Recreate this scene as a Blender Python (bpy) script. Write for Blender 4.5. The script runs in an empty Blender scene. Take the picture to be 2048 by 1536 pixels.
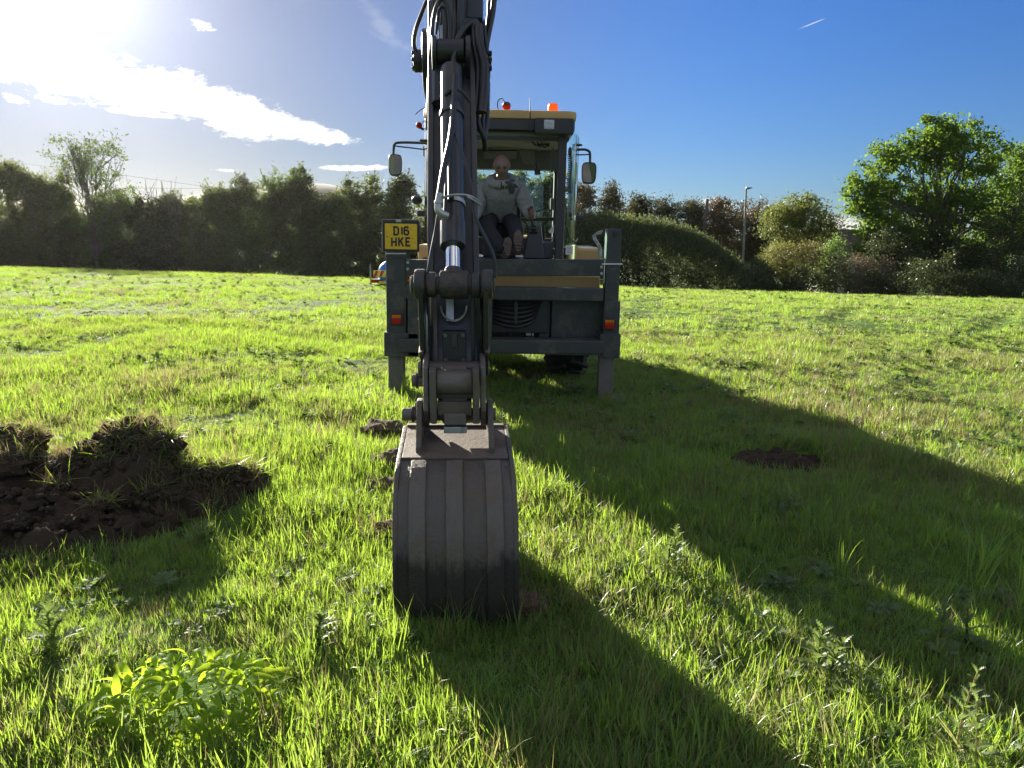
import bpy, bmesh, math, random
import numpy as np
from mathutils import Vector, Matrix, noise as mnoise

R = math.radians
sc = bpy.context.scene
col = sc.collection
random.seed(7)
rng = np.random.default_rng(7)

# ------------------------------------------------------------------ camera
FPX, PITCH, CAMZ = 1538.0, R(11.2), 1.6
cd = bpy.data.cameras.new("camera")
cd.sensor_width = 36.0
cd.lens = FPX / 2048 * 36
cd.clip_start, cd.clip_end = 0.05, 4000
cam = bpy.data.objects.new("camera", cd)
cam.location = (0, 0, CAMZ)
cam.rotation_euler = (R(90) - PITCH, 0, 0)
col.objects.link(cam)
sc.camera = cam
CP, SP = math.cos(PITCH), math.sin(PITCH)

def ray(px, py):
    u = (768 - py) / FPX
    return Vector(((px - 1024) / FPX, CP + u * SP, u * CP - SP))
def at(px, py, y):
    """photograph position + real distance -> world point"""
    d = ray(px, py)
    return Vector((0, 0, CAMZ)) + d * (y / d.y)
def Zp(py, y): return at(1024, py, y).z
def Xp(px, py, y): return at(px, py, y).x

# ------------------------------------------------------------------ sun, sky, exposure
SUN_AZ, SUN_EL = -29.0, 16.2           # degrees, azimuth from +Y towards +X
sdir = Vector((math.sin(R(SUN_AZ)) * math.cos(R(SUN_EL)), math.cos(R(SUN_AZ)) * math.cos(R(SUN_EL)), math.sin(R(SUN_EL))))
sl = bpy.data.lights.new("sun", 'SUN')
sl.energy = 5.0
sl.angle = R(0.53)
sl.color = (1.0, 0.92, 0.78)
so = bpy.data.objects.new("sun", sl)
so.rotation_euler = sdir.to_track_quat('Z', 'Y').to_euler()
so.location = (-20, 30, 20)
col.objects.link(so)
sc.view_settings.view_transform = 'Standard'
sc.view_settings.look = 'None'
sc.view_settings.gamma = 1
sc.view_settings.use_curve_mapping = False
sc.view_settings.exposure = 1.75
sc.render.engine = 'CYCLES'
sc.cycles.max_bounces = 8
sc.cycles.diffuse_bounces = 4
sc.cycles.glossy_bounces = 3
sc.cycles.transmission_bounces = 4
sc.cycles.transparent_max_bounces = 10
sc.cycles.volume_bounces = 0
sc.cycles.use_denoising = True
sc.cycles.sample_clamp_indirect = 6

class NT:
    """small helper to write node trees as expressions"""
    def __init__(s, tree): s.t = tree; s.n = tree.nodes; s.l = tree.links
    def put(s, sock, v):
        if v is None: return
        if isinstance(v, bpy.types.NodeSocket): s.l.new(v, sock)
        else: sock.default_value = v
    def m(s, op, a, b=None, c=None, clamp=False):
        n = s.n.new('ShaderNodeMath'); n.operation = op; n.use_clamp = clamp
        s.put(n.inputs[0], a); s.put(n.inputs[1], b); s.put(n.inputs[2], c)
        return n.outputs[0]
    def vm(s, op, a, b=None):
        n = s.n.new('ShaderNodeVectorMath'); n.operation = op
        s.put(n.inputs[0], a); s.put(n.inputs[1], b)
        return n.outputs['Value'] if op in ('DOT_PRODUCT', 'LENGTH') else n.outputs[0]
    def noise(s, vec, scale, detail=4, rough=.5, dist=0):
        n = s.n.new('ShaderNodeTexNoise')
        s.put(n.inputs['Vector'], vec); n.inputs['Scale'].default_value = scale
        n.inputs['Detail'].default_value = detail; n.inputs['Roughness'].default_value = rough
        n.inputs['Distortion'].default_value = dist
        return n.outputs['Fac']
    def sstep(s, v, a, b, o0=0., o1=1.):
        n = s.n.new('ShaderNodeMapRange'); n.interpolation_type = 'SMOOTHSTEP'
        s.put(n.inputs['Value'], v)
        for k, q in zip(('From Min', 'From Max', 'To Min', 'To Max'), (a, b, o0, o1)): s.put(n.inputs[k], q)
        return n.outputs[0]
    def mix(s, f, a, b, mode='MIX'):
        n = s.n.new('ShaderNodeMix'); n.data_type = 'RGBA'; n.blend_type = mode
        s.put(n.inputs[0], f); s.put(n.inputs[6], a); s.put(n.inputs[7], b)
        return n.outputs[2]
    def xyz(s, x, y, z):
        n = s.n.new('ShaderNodeCombineXYZ')
        for i, v in enumerate((x, y, z)): s.put(n.inputs[i], v)
        return n.outputs[0]
    def sep(s, v):
        n = s.n.new('ShaderNodeSeparateXYZ'); s.put(n.inputs[0], v)
        return n.outputs
    def mapv(s, v, sx, sy, sz):
        return s.vm('MULTIPLY', v, (sx, sy, sz))

w = bpy.data.worlds.new("World"); sc.world = w; w.use_nodes = True
t = NT(w.node_tree); t.n.clear()
sky = t.n.new('ShaderNodeTexSky'); sky.sky_type = 'NISHITA'; sky.sun_disc = False
sky.sun_elevation = R(SUN_EL); sky.sun_rotation = R(SUN_AZ)
sky.altitude = 50; sky.air_density = 1.0; sky.dust_density = 0.1; sky.ozone_density = 3.0
tc = t.n.new('ShaderNodeTexCoord')
dirv = t.vm('NORMALIZE', tc.outputs['Generated'])
dx, dy, dz = t.sep(dirv)
cosang = t.vm('DOT_PRODUCT', dirv, tuple(sdir))
ang = t.m('ARCCOSINE', t.m('MINIMUM', cosang, 0.99999))
az = t.m('ARCTAN2', dx, dy); el = t.m('ARCSINE', dz)
# thin bright air round the sun (aureole), symmetrical about the sun's own direction
glow = t.m('ADD', t.m('MULTIPLY', t.m('POWER', 2.718, t.m('MULTIPLY', ang, -1 / R(3.6))), 11.0),
           t.m('MULTIPLY', t.m('POWER', 2.718, t.m('MULTIPLY', ang, -1 / R(17.0))), 1.5))
SKYG = 0.05
tint = t.mix(t.sstep(el, R(1), R(22)), (.25, .39, .645, 1), (.18, .415, .79, 1))
tint = t.mix(t.sstep(ang, R(46), R(10)), tint, t.mix(t.sstep(el, R(1), R(13)), (.165, .175, .235, 1), (.24, .25, .345, 1)))
skyc = t.mix(1.0, sky.outputs[0], tint, 'MULTIPLY')
base = t.vm('ADD', skyc, t.vm('MULTIPLY', t.xyz(glow, glow, glow), (1.0, 0.97, 0.93)))
# clouds laid out by azimuth and elevation
cv = t.xyz(t.m('MULTIPLY', az, 1.0), t.m('MULTIPLY', el, 2.2), 0.0)
n1 = t.noise(cv, 16, 6, .62, .6); n2 = t.noise(cv, 55, 6, .68, .4); n3_ = t.noise(cv, 150, 4, .6)
nz = t.m('ADD', t.m('MULTIPLY', t.m('SUBTRACT', n1, .5), 2.3), t.m('MULTIPLY', t.m('SUBTRACT', n2, .5), 1.7))
def azel(px, py):
    d = ray(px, py).normalized()
    return math.atan2(d.x, d.y), math.asin(d.z)
mask = None
for (px, py, a, b, tilt, amp, edge) in [
        (60, 130, 240, 52, 6, 1, .55), (330, 188, 170, 52, 9, 1, .5), (455, 225, 150, 46, 13, 1, .5), (560, 252, 120, 28, 11, 1, .45),
        (640, 272, 72, 13, 6, 1, .45), (560, 232, 85, 9, 16, .75, .6), (300, 228, 85, 9, 4, .9, .6),
        (404, 51, 24, 10, 18, .7, .6), (106, 199, 34, 9, 5, .9, .6), (30, 199, 24, 10, 16, .9, .6),
        (712, 336, 66, 6.5, -2, .95, .45), (455, 341, 24, 3.5, 2, .4, .6), (765, 50, 70, 18, 48, .13, .9), (790, 85, 60, 10, 20, .1, .9),
        (1440, 408, 46, 11, 8, .8, .6), (1510, 445, 52, 26, 0, .85, .6), (1690, 450, 60, 18, 6, .85, .6), (1625, 47, 29, 1.6, -17, .5, .7),
        (2300, 300, 300, 60, 0, .6, .7), (-700, 200, 400, 60, 0, .8, .6)]:
    a0, e0 = azel(px, py)
    k = FPX / max(.5, math.cos(a0))
    du = t.m('SUBTRACT', az, a0); dv = t.m('SUBTRACT', el, e0)
    ct, st = math.cos(R(-tilt)), math.sin(R(-tilt))
    uu = t.m('ADD', t.m('MULTIPLY', du, ct * k / a), t.m('MULTIPLY', dv, st * k / a))
    vv = t.m('ADD', t.m('MULTIPLY', du, -st * k / b), t.m('MULTIPLY', dv, ct * k / b))
    r = t.m('SQRT', t.m('ADD', t.m('MULTIPLY', uu, uu), t.m('MULTIPLY', vv, vv)))
    r = t.m('ADD', r, t.m('MULTIPLY', nz, .8) if a > 60 else t.m('MULTIPLY', t.m('ADD', t.m('MULTIPLY', t.m('SUBTRACT', n3_, .5), 2.6), t.m('MULTIPLY', t.m('SUBTRACT', n2, .5), 1.6)), .7 if b > 3 else .15))
    mk = t.m('MULTIPLY', t.sstep(r, 1.0, 1.0 - edge, 0, 1), amp)
    mask = mk if mask is None else t.m('MAXIMUM', mask, mk)
ov = t.m('MULTIPLY', t.sstep(t.m('ABSOLUTE', az), R(44), R(75)), t.sstep(el, R(2), R(9)))  # broken cloud outside the view, added to lift the fill light
ov = t.m('MAXIMUM', ov, t.sstep(el, R(24), R(42)))
pc = t.vm('MULTIPLY', dirv, t.xyz(t.m('DIVIDE', 1.0, t.m('ADD', t.m('ABSOLUTE', dz), .12)), t.m('DIVIDE', 1.0, t.m('ADD', t.m('ABSOLUTE', dz), .12)), 0.0))
cf = t.noise(pc, 1.6, 6, .6, .5)
mask = t.m('MAXIMUM', mask, t.m('MULTIPLY', t.m('MULTIPLY', t.sstep(cf, .45, .56), ov), .97))
thick = t.sstep(t.m('ADD', n1, t.m('MULTIPLY', mask, .25)), .62, .88, 1.0, .62)
cl = t.m('MULTIPLY', t.m('ADD', 6.4, t.m('MULTIPLY', glow, 2.0)), thick)
cloudc = t.vm('MULTIPLY', t.xyz(cl, cl, cl), (1.0, .985, .96))
full = t.mix(mask, base, cloudc)
bg = t.n.new('ShaderNodeBackground'); t.put(bg.inputs['Color'], full); bg.inputs['Strength'].default_value = SKYG
out = t.n.new('ShaderNodeOutputWorld'); t.l.new(bg.outputs[0], out.inputs[0])

# ------------------------------------------------------------------ object helpers
def tag(o, label=None, cat=None, group=None, kind=None):
    if label: o['label'] = label
    if cat: o['category'] = cat
    if group: o['group'] = group
    if kind: o['kind'] = kind
    return o
def empty(name, loc, label, cat, group=None):
    o = bpy.data.objects.new(name, None); o.location = loc; o.empty_display_size = .2
    col.objects.link(o)
    return tag(o, label, cat, group)
def link(name, me, parent=None, mat=None):
    o = bpy.data.objects.new(name, me); col.objects.link(o)
    if parent is not None: o.parent = parent
    if mat is not None and not me.materials: me.materials.append(mat)
    return o
def copy_tree(o, parent=None):
    c = o.copy(); col.objects.link(c)
    if parent is not None: c.parent = parent
    for ch in list(o.children): copy_tree(ch, c)
    return c
def np_mesh(name, v, faces4=None, faces3=None, smooth=False):
    me = bpy.data.meshes.new(name)
    v = np.asarray(v, np.float32)
    me.vertices.add(len(v)); me.vertices.foreach_set('co', v.ravel())
    li, tot = [], []
    if faces4 is not None and len(faces4):
        li.append(np.asarray(faces4, np.int32).ravel()); tot.append(np.full(len(faces4), 4, np.int32))
    if faces3 is not None and len(faces3):
        li.append(np.asarray(faces3, np.int32).ravel()); tot.append(np.full(len(faces3), 3, np.int32))
    li = np.concatenate(li); tot = np.concatenate(tot)
    st = np.concatenate(([0], np.cumsum(tot)[:-1])).astype(np.int32)
    me.loops.add(len(li)); me.loops.foreach_set('vertex_index', li)
    me.polygons.add(len(tot)); me.polygons.foreach_set('loop_start', st); me.polygons.foreach_set('loop_total', tot)
    if smooth: me.polygons.foreach_set('use_smooth', np.ones(len(tot), bool))
    me.update(calc_edges=True)
    return me

def smooth_path(pts, k=5):
    p = [Vector(q) for q in pts]
    if len(p) < 3: return p
    p = [p[0] * 2 - p[1]] + p + [p[-1] * 2 - p[-2]]
    o = []
    for i in range(1, len(p) - 2):
        a, b, c, d = p[i - 1:i + 3]
        for j in range(k):
            s = j / k
            o.append(.5 * ((2 * b) + (c - a) * s + (2 * a - 5 * b + 4 * c - d) * s * s + (3 * b - a - 3 * c + d) * s ** 3))
    o.append(p[-2])
    return o

class MB:
    def __init__(s): s.v = []; s.f = []
    def add(s, vs, fs):
        b = len(s.v); s.v += [Vector(q) for q in vs]; s.f += [tuple(i + b for i in q) for q in fs]; return s
    def box(s, a, b):
        x0, x1 = sorted((a[0], b[0])); y0, y1 = sorted((a[1], b[1])); z0, z1 = sorted((a[2], b[2]))
        return s.add([(x0, y0, z0), (x1, y0, z0), (x1, y1, z0), (x0, y1, z0), (x0, y0, z1), (x1, y0, z1), (x1, y1, z1), (x0, y1, z1)],
                     [(3, 2, 1, 0), (4, 5, 6, 7), (0, 1, 5, 4), (1, 2, 6, 5), (2, 3, 7, 6), (3, 0, 4, 7)])
    def ext(s, poly, vec):
        p = [Vector(q) for q in poly]; v = Vector(vec); n = len(p)
        return s.add(p + [q + v for q in p], [tuple(range(n - 1, -1, -1)), tuple(range(n, 2 * n))] + [(i, (i + 1) % n, n + (i + 1) % n, n + i) for i in range(n)])
    def bar(s, p0, p1, w_, h_, up=(0, 0, 1)):
        p0, p1 = Vector(p0), Vector(p1); d = (p1 - p0).normalized(); r = d.cross(Vector(up)).normalized(); u = r.cross(d)
        a = [p0 + r * i * w_ / 2 + u * j * h_ / 2 for i, j in ((-1, -1), (1, -1), (1, 1), (-1, 1))]
        return s.ext(a, p1 - p0)
    def cyl(s, p0, p1, r0, r1=None, n=16):
        return s.tube([p0, p1], [r0, r0 if r1 is None else r1], n)
    def tube(s, pts, r, n=8, caps=True):
        p = [Vector(q) for q in pts]
        rr = list(r) if hasattr(r, '__len__') else [r] * len(p)
        d = (p[1] - p[0]).normalized()
        u = d.orthogonal().normalized(); b = len(s.v)
        for i, q in enumerate(p):
            if i: 
                dn = (p[min(i + 1, len(p) - 1)] - p[i - 1]).normalized()
                u = (u - dn * u.dot(dn)).normalized(); d = dn
            w_ = d.cross(u)
            s.v += [q + (u * math.cos(2 * math.pi * k / n) + w_ * math.sin(2 * math.pi * k / n)) * rr[i] for k in range(n)]
        for i in range(len(p) - 1):
            for k in range(n):
                a = b + i * n + k; c = b + i * n + (k + 1) % n
                s.f.append((a, c, c + n, a + n))
        if caps:
            s.f.append(tuple(b + k for k in range(n - 1, -1, -1)))
            s.f.append(tuple(b + (len(p) - 1) * n + k for k in range(n)))
        return s
    def lathe(s, c, axis, prof, n=20):
        """prof: (distance along axis, radius)"""
        c = Vector(c); ax = Vector(axis).normalized(); u = ax.orthogonal().normalized(); w_ = ax.cross(u); b = len(s.v)
        for h, r in prof:
            s.v += [c + ax * h + (u * math.cos(2 * math.pi * k / n) + w_ * math.sin(2 * math.pi * k / n)) * max(r, 1e-4) for k in range(n)]
        for i in range(len(prof) - 1):
            for k in range(n):
                a = b + i * n + k; d = b + i * n + (k + 1) % n
                s.f.append((a, d, d + n, a + n))
        return s
    def ell(s, c, r, n=12, m=8):
        c = Vector(c); b = len(s.v)
        for i in range(m + 1):
            th = math.pi * i / m
            s.v += [c + Vector((r[0] * math.sin(th) * math.cos(2 * math.pi * k / n), r[1] * math.sin(th) * math.sin(2 * math.pi * k / n), r[2] * math.cos(th))) for k in range(n)]
        for i in range(m):
            for k in range(n):
                a = b + i * n + k; d = b + i * n + (k + 1) % n
                s.f.append((a, a + n, d + n, d))
        return s
    def build(s, name, mat, parent=None, bevel=0.0, smooth=None, label=None):
        me = bpy.data.meshes.new(name)
        me.from_pydata([tuple(q) for q in s.v], [], s.f)
        bm = bmesh.new(); bm.from_mesh(me)
        bmesh.ops.remove_doubles(bm, verts=bm.verts, dist=1e-6)
        bmesh.ops.recalc_face_normals(bm, faces=bm.faces)
        if bevel:
            es = [e for e in bm.edges if len(e.link_faces) == 2 and e.calc_face_angle(0) > R(35)]
            try: bmesh.ops.bevel(bm, geom=es, offset=bevel, segments=2, profile=.6, affect='EDGES', clamp_overlap=True)
            except Exception: pass
        for f in bm.faces: f.smooth = True
        for e in bm.edges:
            if len(e.link_faces) == 2 and e.calc_face_angle(0) > R(38): e.smooth = False
        bm.to_mesh(me); bm.free()
        o = link(name, me, parent, mat)
        if bevel:
            wn = o.modifiers.new('wn', 'WEIGHTED_NORMAL'); wn.keep_sharp = True; wn.weight = 80
        if label: o['label'] = label
        return o

# ------------------------------------------------------------------ materials
def newmat(name):
    m = bpy.data.materials.new(name); m.use_nodes = True
    t = NT(m.node_tree); t.n.clear()
    o = t.n.new('ShaderNodeOutputMaterial')
    return m, t, o
def paint(name, c, rough=.45, metal=0., dirt=None, dscale=7., damt=.5, var=.25, bump=.0, bscale=60., coat=0., spec=.5):
    """solid surface: base colour with grain, patches of dirt, uneven gloss and fine relief"""
    m, t, o = newmat(name)
    p = t.n.new('ShaderNodeBsdfPrincipled')
    co = t.n.new('ShaderNodeTexCoord').outputs['Object']
    a = t.noise(co, dscale, 6, .6, .4); g = t.noise(co, dscale * 9, 4, .6)
    k = t.m('ADD', 1 - var / 2, t.m('MULTIPLY', g, var))
    cc = t.vm('MULTIPLY', tuple(c), t.xyz(k, k, k))
    if dirt:
        f = t.m('MULTIPLY', t.sstep(t.m('ADD', a, t.m('MULTIPLY', t.m('SUBTRACT', g, .5), .35)), .47, .68), damt)
        cc = t.mix(f, cc, (*dirt, 1))
        t.put(p.inputs['Roughness'], t.m('ADD', rough, t.m('MULTIPLY', f, .35), clamp=True))
    else:
        t.put(p.inputs['Roughness'], t.m('ADD', rough - .06, t.m('MULTIPLY', a, .12), clamp=True))
    t.put(p.inputs['Base Color'], cc)
    p.inputs['Metallic'].default_value = metal
    p.inputs['Coat Weight'].default_value = coat
    p.inputs['Specular IOR Level'].default_value = spec
    if bump:
        b = t.n.new('ShaderNodeBump'); b.inputs['Strength'].default_value = bump; b.inputs['Distance'].default_value = .01
        t.put(b.inputs['Height'], t.noise(co, bscale, 5, .65)); t.l.new(b.outputs[0], p.inputs['Normal'])
    t.l.new(p.outputs[0], o.inputs[0])
    return m
def muddy(name, c, mud, zlo, zhi, rough=.5):
    m, t, o = newmat(name)
    p = t.n.new('ShaderNodeBsdfPrincipled'); co = t.n.new('ShaderNodeTexCoord').outputs['Object']
    z = t.sep(co)[2]
    a = t.noise(t.mapv(co, 1, 1, .45), 11, 6, .65, .5); g = t.noise(co, 70, 4, .65); st = t.noise(t.mapv(co, 5, 1, .5), 9, 4, .6)
    k = t.m('ADD', .72, t.m('ADD', t.m('MULTIPLY', g, .3), t.m('MULTIPLY', st, .3)))
    cc = t.vm('MULTIPLY', tuple(c), t.xyz(k, k, k))
    f1 = t.m('MULTIPLY', t.sstep(t.m('ADD', a, t.m('MULTIPLY', t.m('SUBTRACT', g, .5), .5)), .46, .66), .75)
    cc = t.mix(f1, cc, (*mud, 1))
    edge = t.m('ADD', z, t.m('ADD', t.m('MULTIPLY', t.m('SUBTRACT', a, .5), .35), t.m('MULTIPLY', t.m('SUBTRACT', st, .5), .12)))
    f2 = t.m('MULTIPLY', t.m('SUBTRACT', 1.0, t.sstep(edge, zlo, zhi)), .93)
    cc = t.mix(f2, cc, (.022, .018, .013, 1))
    t.put(p.inputs['Base Color'], cc); p.inputs['Metallic'].default_value = .05
    t.put(p.inputs['Roughness'], t.m('ADD', rough, t.m('MULTIPLY', t.m('MAXIMUM', f1, f2), .35), clamp=True))
    b = t.n.new('ShaderNodeBump'); b.inputs['Strength'].default_value = .45; b.inputs['Distance'].default_value = .012
    t.put(b.inputs['Height'], t.m('ADD', t.m('MULTIPLY', f2, .5), t.m('ADD', g, t.m('MULTIPLY', a, .8)))); t.l.new(b.outputs[0], p.inputs['Normal'])
    t.l.new(p.outputs[0], o.inputs[0])
    return m
def leafmat(name, c1, c2, c3=None, trans=(.25, .42, .03), tf=.5, rough=.45, wscale=.25, gloss=.05):
    """thin leaf: diffuse + light passing through + a little sheen; colour varies per plant and per patch of ground"""
    m, t, o = newmat(name)
    gp = t.n.new('ShaderNodeNewGeometry').outputs['Position']
    rnd = t.n.new('ShaderNodeObjectInfo').outputs['Random']
    pa = t.noise(gp, wscale, 4, .6); pb = t.noise(gp, wscale * 14, 2, .5)
    f = t.m('ADD', t.m('MULTIPLY', rnd, .45), t.m('MULTIPLY', pb, .55))
    c = t.mix(t.sstep(f, .25, .75), (*c1, 1), (*c2, 1))
    tr = t.mix(t.sstep(f, .25, .75), (*[q * .8 for q in trans], 1), (*trans, 1))
    if c3:
        fd = t.m('MULTIPLY', t.sstep(t.m('ADD', pa, t.m('MULTIPLY', t.m('SUBTRACT', rnd, .5), .35)), .54, .72), .85)
        c = t.mix(fd, c, (*c3, 1)); tr = t.mix(fd, tr, (*[q * 1.25 for q in c3], 1))
    d = t.n.new('ShaderNodeBsdfDiffuse'); t.put(d.inputs['Color'], c)
    tl = t.n.new('ShaderNodeBsdfTranslucent'); t.put(tl.inputs['Color'], tr)
    gl = t.n.new('ShaderNodeBsdfGlossy'); gl.inputs['Roughness'].default_value = rough
    mx = t.n.new('ShaderNodeMixShader'); mx.inputs[0].default_value = tf
    t.l.new(d.outputs[0], mx.inputs[1]); t.l.new(tl.outputs[0], mx.inputs[2])
    lw = t.n.new('ShaderNodeFresnel'); lw.inputs['IOR'].default_value = 1.35
    m2 = t.n.new('ShaderNodeMixShader'); t.put(m2.inputs[0], t.m('MULTIPLY', lw.outputs[0], gloss * 1.3, clamp=True))
    t.l.new(mx.outputs[0], m2.inputs[1]); t.l.new(gl.outputs[0], m2.inputs[2])
    t.l.new(m2.outputs[0], o.inputs[0])
    return m
def glassmat(name, tint=(.8, .93, .9), refl=1.0):
    m, t, o = newmat(name)
    tr = t.n.new('ShaderNodeBsdfTransparent'); tr.inputs[0].default_value = (*tint, 1)
    gl = t.n.new('ShaderNodeBsdfGlossy'); gl.inputs['Roughness'].default_value = .03
    fr = t.n.new('ShaderNodeFresnel'); fr.inputs[0].default_value = 1.5
    mx = t.n.new('ShaderNodeMixShader'); t.put(mx.inputs[0], t.m('MULTIPLY', fr.outputs[0], refl, clamp=True))
    t.l.new(tr.outputs[0], mx.inputs[1]); t.l.new(gl.outputs[0], mx.inputs[2]); t.l.new(mx.outputs[0], o.inputs[0])
    return m
def lensmat(name, c, tf=.6):
    m, t, o = newmat(name)
    p = t.n.new('ShaderNodeBsdfPrincipled'); p.inputs['Base Color'].default_value = (*c, 1); p.inputs['Roughness'].default_value = .2
    tl = t.n.new('ShaderNodeBsdfTranslucent'); tl.inputs[0].default_value = (*c, 1)
    mx = t.n.new('ShaderNodeMixShader'); mx.inputs[0].default_value = tf
    t.l.new(p.outputs[0], mx.inputs[1]); t.l.new(tl.outputs[0], mx.inputs[2]); t.l.new(mx.outputs[0], o.inputs[0])
    return m

MUD = (.085, .062, .042)
M = dict(
    frame=paint('frame_paint', (.042, .046, .043), .42, dirt=(.15, .13, .10), damt=.55, dscale=5, bump=.08, bscale=90),
    dipper=paint('dipper_paint', (.023, .026, .033), .33, dirt=(.06, .052, .044), damt=.35, dscale=5, spec=.6),
    black=paint('black_paint', (.022, .021, .021), .4, dirt=MUD, damt=.3, dscale=6),
    rubber=paint('hose_rubber', (.018, .018, .019), .36, var=.4, dirt=(.06, .052, .044), damt=.25, dscale=12),
    tyre=paint('tyre_rubber', (.02, .02, .02), .8, dirt=MUD, damt=.8, dscale=5),
    chrome=paint('chrome_rod', (.75, .78, .82), .1, metal=1., var=.05),
    steel=paint('worn_steel', (.145, .128, .11), .45, metal=.3, dirt=(.13, .095, .065), damt=.8, dscale=9, var=.5, bump=.25),
    fitting=paint('zinc_fitting', (.42, .43, .42), .38, metal=.6, dirt=MUD, damt=.4, dscale=20),
    bucket=muddy('bucket_steel', (.086, .076, .062), (.105, .075, .045), .25, .36, .42),
    bucketwear=muddy('bucket_wear_steel', (.108, .095, .076), (.115, .086, .054), .24, .35, .38),
    rust=paint('rusty_deck', (.125, .098, .075), .6, metal=.1, dirt=(.09, .062, .045), damt=.7, dscale=7, var=.4, bump=.3),
    greasy=paint('greasy_pin', (.04, .036, .034), .38, dirt=(.14, .085, .05), damt=.6, dscale=16, bump=.5, bscale=70),
    yellow=paint('yellow_paint', (.48, .32, .12), .4, dirt=(.3, .22, .12), damt=.25, dscale=4, var=.1),
    roofyellow=paint('roof_yellow', (.55, .36, .12), .42, dirt=(.3, .22, .12), damt=.25, dscale=4, var=.1),
    cab=paint('cab_plastic', (.042, .04, .04), .5, var=.2),
    trim=paint('cab_lining', (.16, .15, .125), .75, var=.15),
    white=paint('white_label', (.75, .75, .74), .5, var=.05),
    plate=paint('plate_yellow', (.85, .55, .015), .4, var=.05, dirt=(.3, .2, .05), damt=.25, dscale=15),
    ink=paint('plate_ink', (.012, .012, .012), .5),
    mirror=paint('mirror_glass', (.85, .87, .86), .02, metal=1., var=.02),
    glass=glassmat('cab_glass', (.86, .95, .93)),
    glassg=glassmat('cab_side_glass', (.7, .9, .86), 3.0),
    red=lensmat('red_lens', (.75, .02, .015), .45), orange=lensmat('orange_lens', (1., .30, .01), .5), amber=lensmat('amber_lens', (.8, .3, .03), .5),
    clear=paint('lamp_lens', (.5, .52, .52), .15, var=.1),
    blue=paint('blue_tank', (.02, .16, .55), .35, var=.1), chev_r=paint('chevron_red', (.6, .03, .03), .4), chev_y=paint('chevron_yellow', (.75, .7, .05), .4),
    bark=paint('bark', (.1, .085, .068), .85, var=.5, bump=.5, bscale=25, dirt=(.06, .065, .045), damt=.6),
    twig=paint('grey_twig', (.13, .11, .09), .85, var=.4),
    wood=paint('pole_wood', (.11, .085, .065), .8, var=.4), galv=paint('lamp_steel', (.2, .21, .21), .5, metal=.3),
    soil=paint('dug_soil', (.047, .034, .022), .95, dirt=(.03, .021, .014), damt=.8, dscale=7, var=.9, bump=1.0, bscale=55, spec=.2),
    soilpale=paint('sunlit_soil', (.10, .073, .048), .95, dirt=(.06, .045, .03), damt=.7, dscale=9, var=.6, bump=.9, bscale=40, spec=.2),  # paler soil for the clods, sunlit tone put into the colour
    rooftile=paint('roof_tile', (.12, .085, .08), .8, var=.3), wall=paint('house_render', (.4, .37, .33), .85),
    skin=paint('skin', (.21, .13, .095), .5, var=.12), boot=paint('boot_leather', (.06, .048, .038), .7), sole=paint('boot_sole', (.16, .125, .095), .8, var=.5, dirt=(.08, .06, .04), damt=.6, dscale=25),
    trousers=paint('trouser_cloth', (.014, .015, .02), .85, var=.3), seat=paint('seat_cloth', (.025, .025, .028), .85),
)
# ------------------------------------------------------------------ terrain
_ys = np.arange(-100, 1500, .25)
_s = np.where(_ys < 8, 0, np.where(_ys < 30, .00153 * (_ys - 8), .0337))
_s = _s + np.where(_ys > 27, np.minimum(.008 * (_ys - 27), .10), 0)  # drop beyond the crest, shaped so hedge shadows fall out of sight
_s = _s * np.clip((62 - _ys) / 12, 0, 1)
_d = -np.cumsum(_s) * .25
_d -= np.interp(0, _ys, _d)
def gz0(x, y):
    x = np.asarray(x, float); y = np.asarray(y, float)
    k = -.018 - .015 * np.clip((y - 6) / 24, 0, 1)
    return np.interp(y, _ys, _d) + k * 60 * np.tanh(x / 60)
RUTS = [((8.2, 13.5), (12.3, 19.0)), ((9.0, 12.6), (9.6, 13.4)), ((6.3, 15.0), (8.6, 19.5))]
def gz(x, y):
    x = np.asarray(x, float); y = np.asarray(y, float)
    z = gz0(x, y)
    near = np.clip((45 - y) / 15, 0, 1)
    b = (.022 * np.sin(1.9 * x + 1.3 * np.sin(1.1 * y)) * np.sin(1.7 * y + .8 * np.sin(.9 * x)) + .014 * np.sin(4.3 * x + 2.1 * y + 1.1) * np.sin(3.7 * y - 1.3 * x)
         + .012 * np.sin(8.1 * x - 3 * y) * np.sin(7.3 * y + 2.2 * x))
    z = z + b * near
    for (ax, ay), (bx, by) in RUTS:
        L2 = (bx - ax) ** 2 + (by - ay) ** 2
        s = np.clip(((x - ax) * (bx - ax) + (y - ay) * (by - ay)) / L2, 0, 1)
        d = np.hypot(x - ax - s * (bx - ax), y - ay - s * (by - ay))
        z = z - .055 * np.exp(-(d / .2) ** 2) + .03 * np.exp(-((d - .45) / .2) ** 2)
    # scrape by the bucket and the dark hole on the right
    z = z - .05 * np.exp(-(((x + .25) / .45) ** 2 + ((y - 3.9) / .5) ** 2))
    z = z - .10 * np.exp(-(((x - HOLE[0]) / .34) ** 2 + ((y - HOLE[1]) / .22) ** 2)) + .05 * np.exp(-(((x - HOLE[0] - .25) / .3) ** 2 + ((y - HOLE[1] - .28) / .2) ** 2))
    return z
HOLE = (1.93, 5.35)
def axis_pts(lo, hi, step, far_lo, far_hi):
    a = list(np.arange(lo, hi + 1e-6, step)); s = step
    b = []; q = hi
    while q < far_hi: s *= 1.35; q += s; b.append(q)
    s = step; c = []; q = lo
    while q > far_lo: s *= 1.35; q -= s; c.append(q)
    return np.array(c[::-1] + a + b)
gx = axis_pts(-30, 30, .2, -1500, 1500); gy = axis_pts(-2, 40, .2, -900, 1800)
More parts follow.
